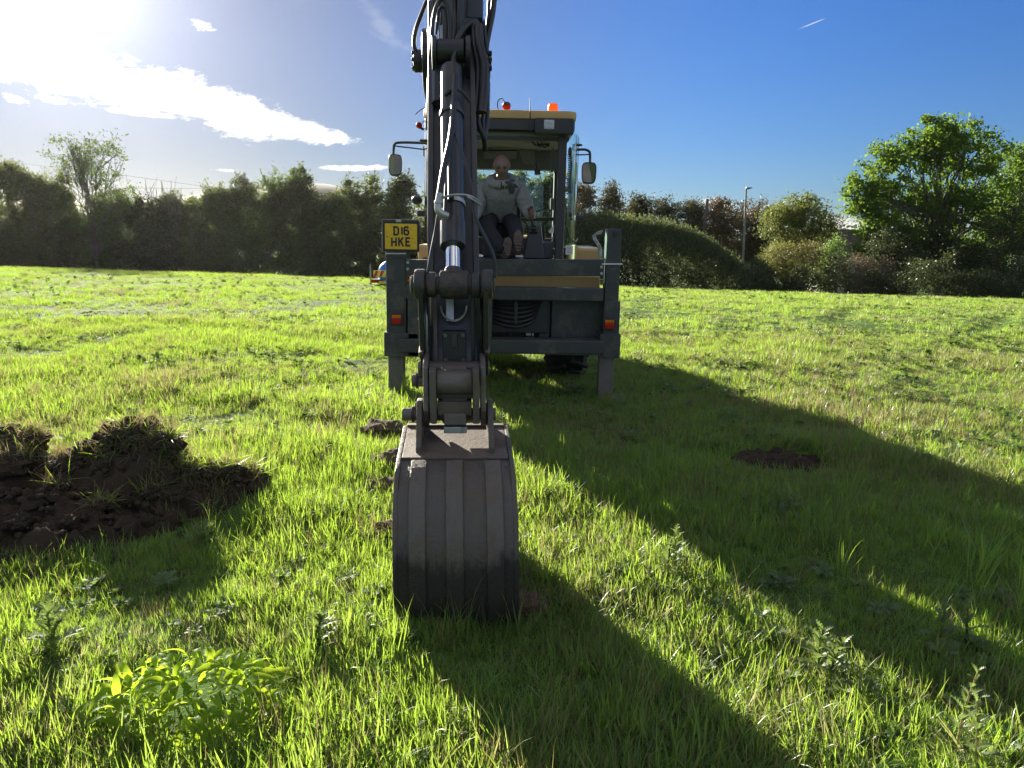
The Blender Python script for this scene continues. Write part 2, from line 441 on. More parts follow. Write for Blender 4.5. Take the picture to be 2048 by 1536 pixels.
X, Y = np.meshgrid(gx, gy); Zg = gz(X, Y)
nx, ny = len(gx), len(gy)
idx = np.arange(nx * ny).reshape(ny, nx)
F4 = np.stack([idx[:-1, :-1], idx[:-1, 1:], idx[1:, 1:], idx[1:, :-1]], -1).reshape(-1, 4)
gm, t, o_ = newmat('field_soil_and_thatch')
p = t.n.new('ShaderNodeBsdfPrincipled'); p.inputs['Roughness'].default_value = .95; p.inputs['Specular IOR Level'].default_value = .1
gp = t.n.new('ShaderNodeNewGeometry').outputs['Position']
a = t.noise(gp, .35, 5, .6); b = t.noise(gp, 6, 5, .65); c = t.noise(gp, 40, 3, .6)
cc = t.mix(t.sstep(b, .35, .65), (.055, .10, .022, 1), (.085, .15, .03, 1))
cc = t.mix(t.m('MULTIPLY', t.sstep(t.m('ADD', a, t.m('MULTIPLY', t.m('SUBTRACT', c, .5), .3)), .52, .7), .5), cc, (.11, .115, .045, 1))
cc = t.mix(t.m('MULTIPLY', t.sstep(c, .6, .75), .6), cc, (.05, .035, .022, 1))
t.put(p.inputs['Base Color'], cc)
bp = t.n.new('ShaderNodeBump'); bp.inputs['Strength'].default_value = .8; bp.inputs['Distance'].default_value = .03
t.put(bp.inputs['Height'], t.noise(gp, 25, 5, .7)); t.l.new(bp.outputs[0], p.inputs['Normal'])
t.l.new(p.outputs[0], o_.inputs[0])
ground = link('ground', np_mesh('ground', np.stack([X, Y, Zg], -1).reshape(-1, 3), F4, smooth=True), None, gm)
tag(ground, 'gently sloping grass field floor of soil and thatch', kind='structure')

# distant hill ridge behind the left hedge
hm = paint('far_hill', (.1, .11, .07), .95, var=.4, dscale=.02, dirt=(.11, .1, .06), damt=.6)
def ridge(name, y0, y1, x0, x1, hfun, label):
    xs = np.linspace(x0, x1, 90); ks = np.linspace(0, 1, 14)
    v = []
    for k in ks:
        for x in xs:
            h = hfun(x); v.append((x, y0 + (y1 - y0) * k, -12 + (h + 12) * math.sin(k * math.pi / 2) ** 1.2))
    n = len(xs); ii = np.arange(len(v)).reshape(len(ks), n)
    f = np.stack([ii[:-1, :-1], ii[:-1, 1:], ii[1:, 1:], ii[1:, :-1]], -1).reshape(-1, 4)
    o = link(name, np_mesh(name, v, f, smooth=True), None, hm)
    tag(o, label, kind='structure'); return o
ridge('hill', 260, 400, -600, -20, lambda x: (21 + 4 * math.sin(x * .014 + 2) + 2 * math.sin(x * .043)) * min(1, max(0, (-20 - x) / 70)), 'distant low hill behind the left hedge')

# ------------------------------------------------------------------ foliage tools
def leaf_mesh(name, pts, size, aspect=.5, up=.0, smooth=False):
    n = len(pts); p = np.asarray(pts)
    L = size * rng.uniform(.6, 1.35, n)[:, None]
    u = rng.normal(size=(n, 3)); u[:, 2] = u[:, 2] * .8 + up; u /= np.linalg.norm(u, axis=1)[:, None]
    q = rng.normal(size=(n, 3)); v = np.cross(u, q); v /= np.linalg.norm(v, axis=1)[:, None]
    nn = np.cross(u, v)
    a = p - u * L * .5; c = p + u * L * .5
    b = p + v * L * aspect * .5 + nn * L * .12; d = p - v * L * aspect * .5 + nn * L * .12
    V = np.stack([a, b, c, d], 1).reshape(-1, 3)
    return np_mesh(name, V, np.arange(4 * n).reshape(n, 4))
def blob_clumps(blobs, n, shell=.35, flat=0.):
    """clump centres spread through ellipsoids, mostly towards their outside"""
    wts = np.array([b[3] * b[5] + b[3] * b[4] * .4 for b in blobs]); wts /= wts.sum()
    k = rng.choice(len(blobs), n, p=wts); B = np.array(blobs)[k]
    d = rng.normal(size=(n, 3)); d /= np.linalg.norm(d, axis=1)[:, None]
    r = 1 - np.abs(rng.normal(0, shell, n)); r = np.clip(r, .05, 1.08)
    return B[:, :3] + d * B[:, 3:6] * r[:, None]
def clump_pts(cen, nleaf, spread, squash=.75):
    n = len(cen); k = np.maximum(3, rng.poisson(nleaf * rng.uniform(.5, 1.6, n)))
    rep = np.repeat(np.arange(n), k)
    s = spread * rng.uniform(.55, 1.45, n)[rep][:, None]
    off = rng.normal(size=(len(rep), 3)) * s; off[:, 2] *= squash
    return cen[rep] + off
def limb(mb, a, b, r0, r1, sag=.15, n=5, wob=.06):
    a, b = Vector(a), Vector(b); L = (b - a).length
    pts = []
    for i in range(n + 1):
        s = i / n; q = a.lerp(b, s)
        q = q + Vector((random.gauss(0, wob) * L * (s * (1 - s)) * 2, random.gauss(0, wob) * L * (s * (1 - s)) * 2, sag * L * math.sin(s * math.pi) * .6))
        pts.append(q)
    mb.tube(pts, [r0 + (r1 - r0) * i / n for i in range(n + 1)], 5 if r0 < .07 else 7)
    return pts
LM = dict(
    hedge=leafmat('hedge_leaf', (.05, .085, .03), (.08, .11, .04), (.095, .1, .045), trans=(.19, .27, .06), tf=.42, wscale=.35),
    hedge2=leafmat('hedge_leaf_olive', (.065, .092, .036), (.095, .115, .045), (.12, .11, .055), trans=(.23, .28, .07), tf=.42, wscale=.3),
    ivy=leafmat('ivy_leaf', (.04, .055, .025), (.06, .07, .035), trans=(.12, .15, .05), tf=.3),
    dark=leafmat('dark_tree_leaf', (.045, .055, .026), (.07, .07, .035), (.12, .07, .04), trans=(.15, .14, .05), tf=.35, wscale=.6),
    bramble=leafmat('mound_leaf', (.04, .06, .028), (.065, .085, .038), trans=(.16, .2, .07), tf=.4),
    feather=leafmat('mound_feather_leaf', (.065, .095, .038), (.10, .125, .055), (.12, .11, .05), trans=(.22, .27, .09), tf=.5),
    big=leafmat('big_tree_leaf', (.045, .085, .018), (.075, .125, .025), trans=(.24, .38, .045), tf=.45, gloss=.02),
    bush=leafmat('bush_leaf', (.08, .105, .03), (.12, .14, .04), (.14, .12, .045), trans=(.27, .31, .06), tf=.45),
    pale=leafmat('pale_bush_leaf', (.1, .15, .05), (.14, .2, .07), trans=(.25, .38, .08), tf=.45),
    dry=leafmat('dry_bramble_leaf', (.11, .09, .065), (.12, .11, .075), (.07, .08, .035), trans=(.2, .16, .09), tf=.35, wscale=1.2),
)
def plant(name, label, cat, group, px, y, blobs, leafkind, nclump, nleaf, spread, size, trunk=None, limbs=10, shell=.35, aspect=.5, stem_r=.09, up=0., sprigs=0):
    """blobs in photograph units relative to the plant: (px, py, half width px, half height px, depth ratio)"""
    x = Xp(px, 530, y); base = Vector((x, y, float(gz0(x, y)) - .05))
    root = empty(name, base, label, cat, group)
    B = []
    for bx, by, hw, hh, dr in blobs:
        c = at(bx, by, y) - base; k = y / FPX * 1.01
        B.append((c.x, random.uniform(-.25, .25) * hw * k * dr, c.z, hw * k, hw * k * dr, hh * k))
    cen = blob_clumps(B, nclump, shell)
    cen = cen[cen[:, 2] > .05]
    pts = clump_pts(cen, nleaf, spread); pts = pts[pts[:, 2] > .0]
    if sprigs:
        tops_ = cen[np.argsort(-cen[:, 2])[:int(len(cen) * .45)]]; sh_ = []
        for q in tops_[rng.choice(len(tops_), sprigs)]:
            lx_, ly_, Ls_ = random.gauss(0, .22), random.gauss(0, .2), random.uniform(.35, .95)
            for i_ in range(11): s_ = i_ / 11; sh_.append((q[0] + lx_ * s_ + random.gauss(0, .05), q[1] + ly_ * s_ + random.gauss(0, .05), q[2] + Ls_ * s_))
        pts = np.concatenate([pts, np.array(sh_)])
    cr = link('crown', leaf_mesh(name + '_crown', pts, size, aspect, up), root, LM[leafkind])
    mb = MB()
    tops = cen[rng.choice(len(cen), min(limbs, len(cen)), replace=False)]
    top = max(b[2] for b in B)
    th = (trunk or .45) * top
    if trunk:
        trp = limb(mb, (0, 0, -.1), (B[0][0] * .35, 0, th), stem_r * 1.25, stem_r * .7, 0, 6, .03)
        for q in tops:
            s = random.choice(trp[2:]); pp = limb(mb, s, q, stem_r * random.uniform(.28, .5), .012, .12, 5, .08)
            for _ in range(2):
                q2 = Vector(q) + Vector((random.gauss(0, .25), random.gauss(0, .25), random.gauss(-.1, .2)))
                limb(mb, pp[3], q2, .03, .008, .05, 3, .05)
    else:
        for q in tops:
            limb(mb, (q[0] * .45 + random.gauss(0, .2), q[1] * .3, -.1), q, stem_r * random.uniform(.3, .6), .01, .05, 5, .07)
    mb.build('trunk' if trunk else 'stems', M['bark'] if trunk else M['twig'], root)
    return root

# ------------------------------------------------------------------ left hedge: one object per shrub
HG = 'hedge shrubs along the far left edge of the field'
hedge = [  # px, top py, half width px, y, leaf, label
    (-60, 330, 80, 49, 'hedge', 'hedge shrub cut by the left edge of the photo, under the overhead cable'),
    (-380, 350, 90, 49, 'hedge2', 'hedge shrub outside the left edge of the photo, fourth beyond it'),
    (-270, 340, 80, 48, 'hedge', 'hedge shrub outside the left edge of the photo, third beyond it'),
    (-165, 352, 75, 48.6, 'hedge2', 'hedge shrub outside the left edge of the photo, second beyond it'),
    (22, 312, 72, 47.5, 'hedge2', 'tall rounded olive hedge shrub at the far left end of the hedge'),
    (95, 350, 55, 48.5, 'hedge2', 'olive hedge shrub directly left of the open sparse tree'),
    (168, 428, 52, 49.2, 'hedge', 'low hedge shrub growing under the crown of the sparse tree'),
    (238, 392, 52, 48.5, 'hedge', 'low ragged hedge shrub just right of the sparse tree trunk'),
    (305, 398, 44, 47.5, 'ivy', 'darkest ivy covered hedge shrub below the bare dead branches'),
    (372, 392, 50, 49, 'hedge2', 'low brownish twiggy hedge shrub right of the dark ivy shrub'),
    (440, 380, 52, 48.5, 'hedge2', 'olive hedge shrub with the small pole top above it'),
    (512, 352, 58, 48, 'hedge', 'tall leafy hedge shrub with a spiky top midway along the hedge'),
    (600, 350, 62, 48.5, 'hedge', 'broad rounded hedge shrub highest in the right half of hedge'),
    (662, 385, 46, 47.6, 'hedge', 'dark low hedge shrub above the blue water trailer, left of the gap'),
    (722, 372, 44, 49, 'hedge2', 'thin see-through hedge shrub beside the yellow number plate'),
    (790, 348, 52, 48.2, 'hedge', 'tall hedge shrub under the left cab mirror'),
    (872, 345, 60, 48.6, 'hedge2', 'hedge shrub hidden behind the digger boom'),
    (955, 338, 60, 48.2, 'bush', 'pale hedge shrub seen through cab glass left of the driver head'),
    (1040, 338, 50, 49, 'bush', 'pale hedge shrub seen through the cab right of the driver'),
    (1098, 348, 46, 48.4, 'hedge2', 'hedge shrub seen through the cab by the right cab pillar'),
]
for px, top, hw, y, lk, lab in hedge:
    top += 8
    hh = (600 - top) / 2
    bl = [(px, top + hh * 1.0, hw * 1.0, hh * .92, .8), (px, 505, hw * 1.3, 88, .7)]
    for k in range(4):
        bl.append((px + random.uniform(-.7, .7) * hw, top + random.uniform(.12, .5) * hh, hw * random.uniform(.3, .55), hh * random.uniform(.22, .4), .9))
    bl.append((px + random.uniform(-.3, .3) * hw, top + hh * .22, hw * .45, hh * .24, .9))
    plant('hedge_shrub', lab, 'shrub', HG, px, y, bl, lk, int(300 * hw / 50), 62, .21, .19, None, 34, .42, sprigs=90)
plant('sparse_tree', 'open sparse tree with see-through crown rising above the left hedge', 'tree', None, 195, 47,
      [(170, 330, 72, 52, .8), (140, 300, 42, 30, .9), (205, 300, 40, 32, .9), (230, 385, 36, 50, .8), (195, 430, 60, 60, .8)], 'hedge', 170, 26, .26, .16, .62, 46, .5, .5, .075)
# dead bare branches above the hedge
bx, by = Xp(330, 530, 47.8), 47.8
root = empty('dead_tree', (bx, by, float(gz0(bx, by)) - .05), 'leafless grey dead branches sticking up above the dark ivy shrub', 'dead tree')
mb = MB(); o0 = root.location
b0 = Vector((0, 0, 0))
for px, py in ((290, 358), (300, 372), (322, 362), (342, 360), (347, 378), (312, 380), (360, 376)):
    tip = at(px, py, 47.8) - o0
    pp = limb(mb, b0 + Vector((tip.x * .3, 0, 0)), tip, .07, .012, .0, 6, .04)
    for _ in range(4): limb(mb, pp[random.choice((3, 4, 5))], tip + Vector((random.gauss(0, .35), random.gauss(0, .3), random.gauss(-.1, .3))), .022, .007, .05, 3, .06)
mb.build('branches', M['twig'], root)

# ------------------------------------------------------------------ right side
DG = 'row of dark upright trees behind the mound hedge'
for px, top, hw, y, lab in [
        (1168, 368, 26, 66, 'dark upright tree immediately right of the right cab mirror'),
        (1218, 374, 27, 66, 'dark rounded tree second in the row right of the cab'),
        (1278, 388, 26, 67, 'brown tipped dark tree third in the row behind the mound hedge'),
        (1328, 402, 24, 67, 'small dark tree fourth in the row, left of the leaning pole'),
        (1382, 398, 30, 66, 'dark tree directly left of the leaning wooden pole'),
        (1448, 410, 40, 66, 'reddish dark tree between the leaning pole and street lamp'),
        (1512, 470, 26, 62, 'low dark tree right of the street lamp foot')]:
    hh = (600 - top) / 2
    bl = [(px, top + hh * .9, hw * 1.15, hh * .85, 1), (px, 458, hw * 1.6, 60, 1)] + [(px + random.uniform(-.6, .6) * hw, top + hh * random.uniform(.1, .35), hw * .42, hh * .22, 1) for _ in range(5)]
    plant('dark_tree', lab, 'tree', DG, px, y, bl, 'dark', int(260 * hw / 28), 36, .3, .2, .5, 16, .45, up=.4)
# the big mound-shaped hedge
y = 44.0; x = Xp(1330, 540, y); base = Vector((x, y, float(gz0(x, y)) - .1))
root = empty('mound_hedge', base, 'wide dark mound shaped hedge with feathery top sloping down to the right', 'hedge')
prof = [(1120, 418), (1150, 420), (1210, 424), (1270, 431), (1320, 437), (1370, 449), (1410, 468), (1450, 497), (1490, 530), (1530, 558), (1570, 580), (1610, 590)]
P, S = [], []
cx0 = np.interp(rng.uniform(1115, 1600, 5200), [1115, 1600], [1115, 1600])
tp = np.interp(cx0, [q[0] for q in prof], [q[1] for q in prof])
k = y / FPX
fr = rng.uniform(0, 1, len(cx0)) ** 1.3
for pxx, tpp, f in zip(cx0, tp, fr):
    ztop = Zp(tpp + 14, y); xb = Xp(pxx, 500, y)
    gzz = float(gz0(xb, y)); zc = ztop - f * (ztop - gzz)
    dep = 3.4 * math.sqrt(max(0, 1 - ((zc - gzz) / max(.3, ztop - gzz)) ** 2))   # bulging front
    P.append((xb - base.x, -dep + rng.normal(0, .18) + 1.2, zc - base.z))
P = np.array(P)
pts = clump_pts(P, 17, .17)
link('crown', leaf_mesh('mound_crown', pts, .13, .45, .3), root, LM['bramble'])
top = []
for _ in range(2600):
    pxx = random.uniform(1115, 1540); tpp = np.interp(pxx, [q[0] for q in prof], [q[1] for q in prof])
    f = abs(random.gauss(0, .16)); zt = Zp(tpp + 10, y); xb = Xp(pxx, 500, y); g = float(gz0(xb, y)); zc = zt - f * (zt - g)
    dep = 3.4 * math.sqrt(max(0, 1 - ((zc - g) / max(.3, zt - g)) ** 2))
    top.append((xb - base.x, -dep + 1.2 - .05, zc - base.z))
top = np.array(top)
# feathery upright shoots: narrow leaves strung along a shoot
sh = []
for q in top:
    n = random.randint(7, 13); lx, ly = random.gauss(0, .12), random.gauss(-.05, .12); Ls = random.uniform(.3, .75)
    for i in range(n):
        s = i / n; sh.append((q[0] + lx * s + random.gauss(0, .03), q[1] + ly * s + random.gauss(0, .03), q[2] - .15 + Ls * s))
link('shoots', leaf_mesh('mound_shoots', np.array(sh), .14, .28, 1.6), root, LM['feather'])

plant('rounded_tree', 'medium round crowned tree right of the street lamp', 'tree', None, 1597, 52,
      [(1595, 450, 66, 55, .9), (1598, 415, 42, 28, 1), (1560, 440, 40, 40, 1), (1640, 450, 40, 40, 1), (1590, 520, 70, 50, .9)], 'bush', 460, 40, .25, .16, .4, 24, .4)
plant('olive_bush', 'low round olive bush below the medium round tree', 'bush', None, 1580, 41,
      [(1585, 535, 62, 48, .8), (1560, 520, 40, 36, .9), (1610, 515, 38, 30, .9)], 'bush', 260, 40, .18, .10, None, 24, .35)
plant('pale_bush', 'small pale green upright bush beside the dark roof', 'bush', None, 1662, 43,
      [(1662, 520, 30, 46, .9), (1670, 488, 16, 20, 1), (1650, 545, 34, 40, 1)], 'pale', 110, 36, .17, .12, None, 16, .4)
plant('dry_bramble', 'greyish dry bramble tangle between pale bush and big tree', 'bramble', None, 1725, 40,
      [(1722, 535, 42, 26, .9), (1760, 545, 36, 30, .9)], 'dry', 130, 30, .18, .09, None, 60, .4)
plant('understorey_shrub', 'dark shrub under left side of the big tree', 'shrub', 'dark shrubs below the big tree', 1800, 44,
      [(1800, 540, 60, 60, .8), (1770, 500, 40, 50, .9)], 'ivy', 190, 34, .24, .13, None, 40, .4)
plant('understorey_shrub', 'dark shrub under right side of the big tree', 'shrub', 'dark shrubs below the big tree', 1905, 45,
      [(1905, 540, 70, 60, .8), (1880, 490, 40, 60, .9)], 'ivy', 200, 34, .24, .13, None, 40, .4)
plant('understorey_shrub', 'dark shrub at the right end of field edge', 'shrub', 'dark shrubs below the big tree', 2010, 43,
      [(2010, 530, 70, 80, .8), (2030, 450, 60, 60, .9)], 'ivy', 240, 34, .24, .13, None, 40, .4)
plant('edge_tree', 'darker leafy tree behind the big tree at the right photo edge', 'tree', None, 2050, 50,
      [(2030, 360, 60, 60, .9), (2060, 440, 70, 80, .9), (2010, 440, 50, 70, .9), (2040, 310, 40, 34, 1)], 'big', 270, 40, .3, .2, .4, 30, .38)
bigb = [(1868, 262, 48, 28, 1), (1830, 290, 50, 34, 1), (1920, 280, 56, 34, 1), (1780, 325, 48, 34, 1), (1860, 320, 60, 36, 1), (1950, 330, 60, 42, 1), (1990, 320, 36, 40, 1),
        (1735, 365, 36, 34, 1), (1790, 385, 52, 36, 1), (1730, 420, 34, 44, 1), (1840, 400, 50, 40, 1), (1910, 400, 56, 46, 1), (1980, 400, 46, 50, 1), (1770, 450, 50, 40, 1), (1850, 470, 60, 44, 1),
        (1950, 480, 60, 50, 1), (1745, 490, 36, 34, 1), (1800, 520, 60, 44, 1), (1880, 530, 70, 44, 1), (1960, 540, 60, 44, 1), (1720, 385, 26, 30, 1), (2010, 460, 50, 60, 1)]
plant('big_tree', 'biggest tree, tall broad green crown with dark limbs showing', 'tree', None, 1885, 46, bigb, 'big', 640, 62, .25, .20, .62, 110, .42, .62, .2)

# dark undergrowth along the foot of the right-hand trees
P = []
for pxx in rng.uniform(1480, 2110, 1500):
    y = rng.uniform(38.5, 42); x = Xp(pxx, 560, y); g = float(gz0(x, y)); hmax = 1.5 + .5 * math.sin(pxx * .031) + .4 * math.sin(pxx * .083 + 1) + .35 * (pxx > 1760)
    P.append((x, y, g + hmax * rng.uniform(0, 1) ** .8))
ug = link('undergrowth', leaf_mesh('undergrowth', clump_pts(np.array(P), 26, .17), .12, .5, .2), None, LM['ivy'])
tag(ug, 'dark tangled undergrowth along the foot of right hand trees', kind='stuff')

# ------------------------------------------------------------------ house, poles, lamp, cables
y = 78.0
x0, x1 = Xp(1640, 470, y), Xp(1760, 470, y); zr = Zp(461, y); ze = Zp(520, y); zg = float(gz0(x0, y)) - .5
root = empty('house', ((x0 + x1) / 2, y, zg), 'brown tiled house roof between the round tree and big tree', 'house')
o0 = root.location
mb = MB().box((x0 - o0.x + .3, .4, 0), (x1 - o0.x - .3, 8.0, ze - zg + .2)); mb.build('wall', M['wall'], root)
mb = MB(); a = Vector((x0 - o0.x, -.2, ze - zg)); b = Vector((x1 - o0.x, -.2, ze - zg)); c = Vector((x1 - o0.x, 4.2, zr - zg)); d = Vector((x0 - o0.x, 4.2, zr - zg))
mb.ext([a, b, c, d], (0, .05, .14)); e = Vector((0, 8.8, 0))
mb.ext([Vector((a.x, 8.6, a.z)), Vector((b.x, 8.6, b.z)), c + Vector((0, .06, 0)), d + Vector((0, .06, 0))], (0, -.05, .14))
rf = mb.build('roof', M['rooftile'], root)
mb = MB()
for i in range(17):
    s = (i + .5) / 17; mb.bar(a.lerp(d, s) + Vector((0, -.02, .16)), b.lerp(c, s) + Vector((0, -.02, .16)), .1, .07)
tag(mb.build('tile_courses', M['rooftile'], rf), kind='stuff')
def pole(name, px0, py0, px1, py1, y, r0, r1, lab, cat, mat, group=None):
    tpz = at(px1, py1, y); bz = at(px0, py0, y); d = (tpz - bz) / max(1e-6, tpz.z - bz.z)
    g = float(gz0(bz.x, y)); b = tpz + d * (g - tpz.z)
    root = empty(name, (b.x, b.y, g), lab, cat, group)
    MB().cyl(Vector((0, 0, -.3)), tpz - root.location, r0, r1, 10).build('shaft', mat, root)
    return root, tpz - root.location
pole('utility_pole', 1407, 470, 1415, 398, 64, .15, .12, 'leaning wooden utility pole between the dark trees', 'pole', M['wood'])
pole('utility_pole', 431, 400, 431, 374, 55, .13, .11, 'small utility pole top just showing above the left hedge', 'pole', M['wood'])
root, tp_ = pole('street_lamp', 1487.5, 490, 1492.5, 377, 60, .1, .065, 'tall slim street lamp with flat lamp head', 'street lamp', M['galv'])
mb = MB(); mb.bar(tp_ + Vector((-.05, 0, -.05)), tp_ + Vector((.32, 0, .0)), .08, .06); mb.build('arm', M['galv'], root)
mb = MB().box((tp_.x - .02, tp_.y - .13, tp_.z + .0), (tp_.x + .42, tp_.y + .13, tp_.z + .085)); mb.build('lamp_head', M['galv'], root, .02)
for (pa, pb, pc, lab) in (((-40, 340), (150, 372), (431, 377), 'lower overhead cable sagging to the small pole above hedge'),
                          ((-40, 322), (150, 338), (431, 376), 'upper overhead cable crossing behind the sparse tree')):
    y = 55
    o = MB().tube(smooth_path([at(*pa, y), at(*pb, y), at(*pc, y)], 8), .008, 5).build('overhead_cable', M['black'])
    tag(o, lab, 'cable', 'overhead cables')
# ------------------------------------------------------------------ grass: clumps instanced by geometry nodes
GM = dict(
    grass=leafmat('grass_blade', (.072, .15, .058), (.105, .19, .07), (.25, .215, .11), trans=(.42, .62, .06), tf=.55, rough=.4, wscale=.45, gloss=.05),
    dry=leafmat('dry_blade', (.2, .165, .08), (.26, .21, .11), trans=(.34, .27, .12), tf=.45, rough=.5, wscale=.5),
    weed=leafmat('weed_leaf', (.09, .16, .065), (.13, .2, .09), trans=(.24, .36, .05), tf=.42, rough=.55, gloss=.03),
    dock=leafmat('dock_leaf', (.08, .14, .03), (.13, .2, .04), trans=(.58, .77, .05), tf=.6, rough=.45, gloss=.06),
    thistle=leafmat('thistle_leaf', (.09, .13, .05), (.13, .17, .07), trans=(.3, .42, .1), tf=.45, rough=.5, gloss=.04),
    palethistle=leafmat('pale_thistle_leaf', (.3, .28, .12), (.4, .36, .18), trans=(.5, .48, .2), tf=.45, rough=.5),
)
def blade(V, Fc, base, ang, lean, L, w, curl, seg=4):
    """one curved grass blade as a tapering strip"""
    b = len(V); d = np.array([math.cos(ang), math.sin(ang), 0]); sd = np.array([-d[1], d[0], 0])
    tw = random.uniform(-.7, .7); sd = sd * math.cos(tw) + d * math.sin(tw) * .6
    p = np.array(base, float); th = lean
    for i in range(seg + 1):
        s = i / seg; ww = w * (1 - s ** 1.6) * .5 * (0.75 + .5 * min(1, s * 3))
        V.append(p - sd * ww); V.append(p + sd * ww)
        th = lean + curl * s * s
        p = p + (d * math.sin(th) + np.array([0, 0, math.cos(th)])) * (L / seg)
    for i in range(seg): Fc.append((b + 2 * i, b + 2 * i + 1, b + 2 * i + 3, b + 2 * i + 2))
def clump(name, mat, n, rad, L0, L1, w0, w1, lean=.45, curl=1.1, seg=4):
    V, Fc = [], []
    for _ in range(n):
        a = random.uniform(0, 6.283); r = rad * math.sqrt(random.random())
        blade(V, Fc, (r * math.cos(a), r * math.sin(a), -.01), random.uniform(0, 6.283), abs(random.gauss(0, lean)), random.uniform(L0, L1), random.uniform(w0, w1), random.uniform(-.2, curl), seg)
    me = np_mesh(name, V, Fc); me.materials.append(mat)
    return bpy.data.objects.new(name, me)
def rosette(name, mat, n, L0, L1, wid, rise, pinn):
    """low weed: leaves cut into side lobes, fanned round a centre"""
    V, Fc = [], []
    for i in range(n):
        a = 2.4 * i + random.uniform(-.3, .3); L = random.uniform(L0, L1); el0 = rise + random.uniform(-.25, .3)
        d = np.array([math.cos(a), math.sin(a), 0]); s = np.array([-d[1], d[0], 0]); p = np.zeros(3)
        ns = 6
        for k in range(ns):
            q = el0 - .9 * k / ns; p2 = p + (d * math.cos(q) + np.array([0, 0, math.sin(q)])) * L / ns
            f = math.sin((k + 1) / (ns + .6) * math.pi) ** .7
            W_ = L * wid * f; b = len(V)
            if pinn:
                for sg in (1, -1):
                    b = len(V); tip = (p + p2) / 2 + s * sg * W_ + (p2 - p) * .9 + np.array([0, 0, random.uniform(-.1, .25) * W_])
                    V += [p, p2, tip, p + s * sg * W_ * .25]; Fc.append((b, b + 1, b + 2, b + 3) if sg < 0 else (b, b + 3, b + 2, b + 1))
            else:
                f2 = math.sin((k + 2) / (ns + .6) * math.pi) ** .7 if k < ns - 1 else .02
                f1 = f if k else .15
                V += [p - s * L * wid * f1 * .5, p + s * L * wid * f1 * .5, p2 + s * L * wid * f2 * .5, p2 - s * L * wid * f2 * .5]; Fc.append((b, b + 1, b + 2, b + 3))
            p = p2
    me = np_mesh(name, V, Fc); me.materials.append(mat)
    return bpy.data.objects.new(name, me)
def tree_group(name, protos):
    c = bpy.data.collections.new(name)
    for p in protos: c.objects.link(p)
    ng = bpy.data.node_groups.new(name, 'GeometryNodeTree')
    ng.interface.new_socket('Geometry', in_out='INPUT', socket_type='NodeSocketGeometry')
    ng.interface.new_socket('Geometry', in_out='OUTPUT', socket_type='NodeSocketGeometry')
    N = ng.nodes; L = ng.links
    gi = N.new('NodeGroupInput'); go = N.new('NodeGroupOutput')
    ci = N.new('GeometryNodeCollectionInfo'); ci.inputs['Collection'].default_value = c
    ci.inputs['Separate Children'].default_value = True; ci.inputs['Reset Children'].default_value = True
    ip = N.new('GeometryNodeInstanceOnPoints'); ip.inputs['Pick Instance'].default_value = True
    def attr(n, dt):
        a = N.new('GeometryNodeInputNamedAttribute'); a.data_type = dt; a.inputs['Name'].default_value = n
        return a.outputs['Attribute']
    L.new(gi.outputs[0], ip.inputs['Points']); L.new(ci.outputs[0], ip.inputs['Instance'])
    L.new(attr('idx', 'INT'), ip.inputs['Instance Index']); L.new(attr('rot', 'FLOAT_VECTOR'), ip.inputs['Rotation']); L.new(attr('scl', 'FLOAT_VECTOR'), ip.inputs['Scale'])
    L.new(ip.outputs[0], go.inputs[0])
    return ng
def scatter(name, label, protos, P, rot, scl, idx):
    me = bpy.data.meshes.new(name); P = np.asarray(P, np.float32)
    me.vertices.add(len(P)); me.vertices.foreach_set('co', P.ravel())
    a = me.attributes.new('rot', 'FLOAT_VECTOR', 'POINT'); a.data.foreach_set('vector', np.asarray(rot, np.float32).ravel())
    a = me.attributes.new('scl', 'FLOAT_VECTOR', 'POINT'); a.data.foreach_set('vector', np.asarray(scl, np.float32).ravel())
    a = me.attributes.new('idx', 'INT', 'POINT'); a.data.foreach_set('value', np.asarray(idx, np.int32))
    o = link(name, me)
    md = o.modifiers.new('scatter', 'NODES'); md.node_group = tree_group(name + '_nodes', protos)
    tag(o, label, kind='stuff')
    return o
def field_noise(x, y, s):
    return (np.sin(x * s + 1.7 * np.sin(y * s * .7 + 1)) * np.sin(y * s * 1.1 + 1.3 * np.sin(x * s * .9)) + .5 * np.sin(2.3 * x * s + y * s * 1.9 + 2) * np.sin(2.7 * y * s - x * s * .8))
# mound outline (soil spoil heap) kept clear of ordinary grass
def in_heap(x, y):
    return (x > -4.2) & (x < -1.5) & (y < 4.75) & (y > 3.18 + .33 * (x + 3.4) * (x > -3.4))
def field_points(n, y0, y1, power=1.0):
    y = y0 + (y1 - y0) * rng.uniform(0, 1, n * 2) ** power
    x = rng.uniform(-1, 1, n * 2) * (y * .82 + 1.9)
    keep = rng.uniform(0, 1, n * 2) < (y * .82 + 1.9) / (y1 * .82 + 1.9)
    x, y = x[keep], y[keep]
    k = ~in_heap(x, y)
    k &= ~((np.abs(x + .23) < .27) & (y > 2.95) & (y < 3.75))
    k &= ~(np.hypot((x - HOLE[0]) / .36, (y - HOLE[1]) / .24) < 1)
    k &= np.hypot((x + 1.1) / .34, (y - 2.42) / .22) > 1
    return x[k], y[k]
gp_ = [clump('grass_clump', GM['grass'], 24, .06, .045, .105, .0034, .0062, .75, 1.5),
       clump('grass_clump', GM['grass'], 24, .065, .06, .14, .0036, .0066, .65, 1.5),
       clump('grass_clump', GM['grass'], 28, .055, .03, .09, .0032, .006, 1.0, 1.7),
       clump('grass_clump', GM['grass'], 12, .05, .09, .19, .004, .006, .5, 1.2, 5),
       clump('grass_clump', GM['dry'], 18, .07, .05, .14, .002, .0042, 1.15, 1.3)]
PX, PY, SC, IX, TL = [], [], [], [], []
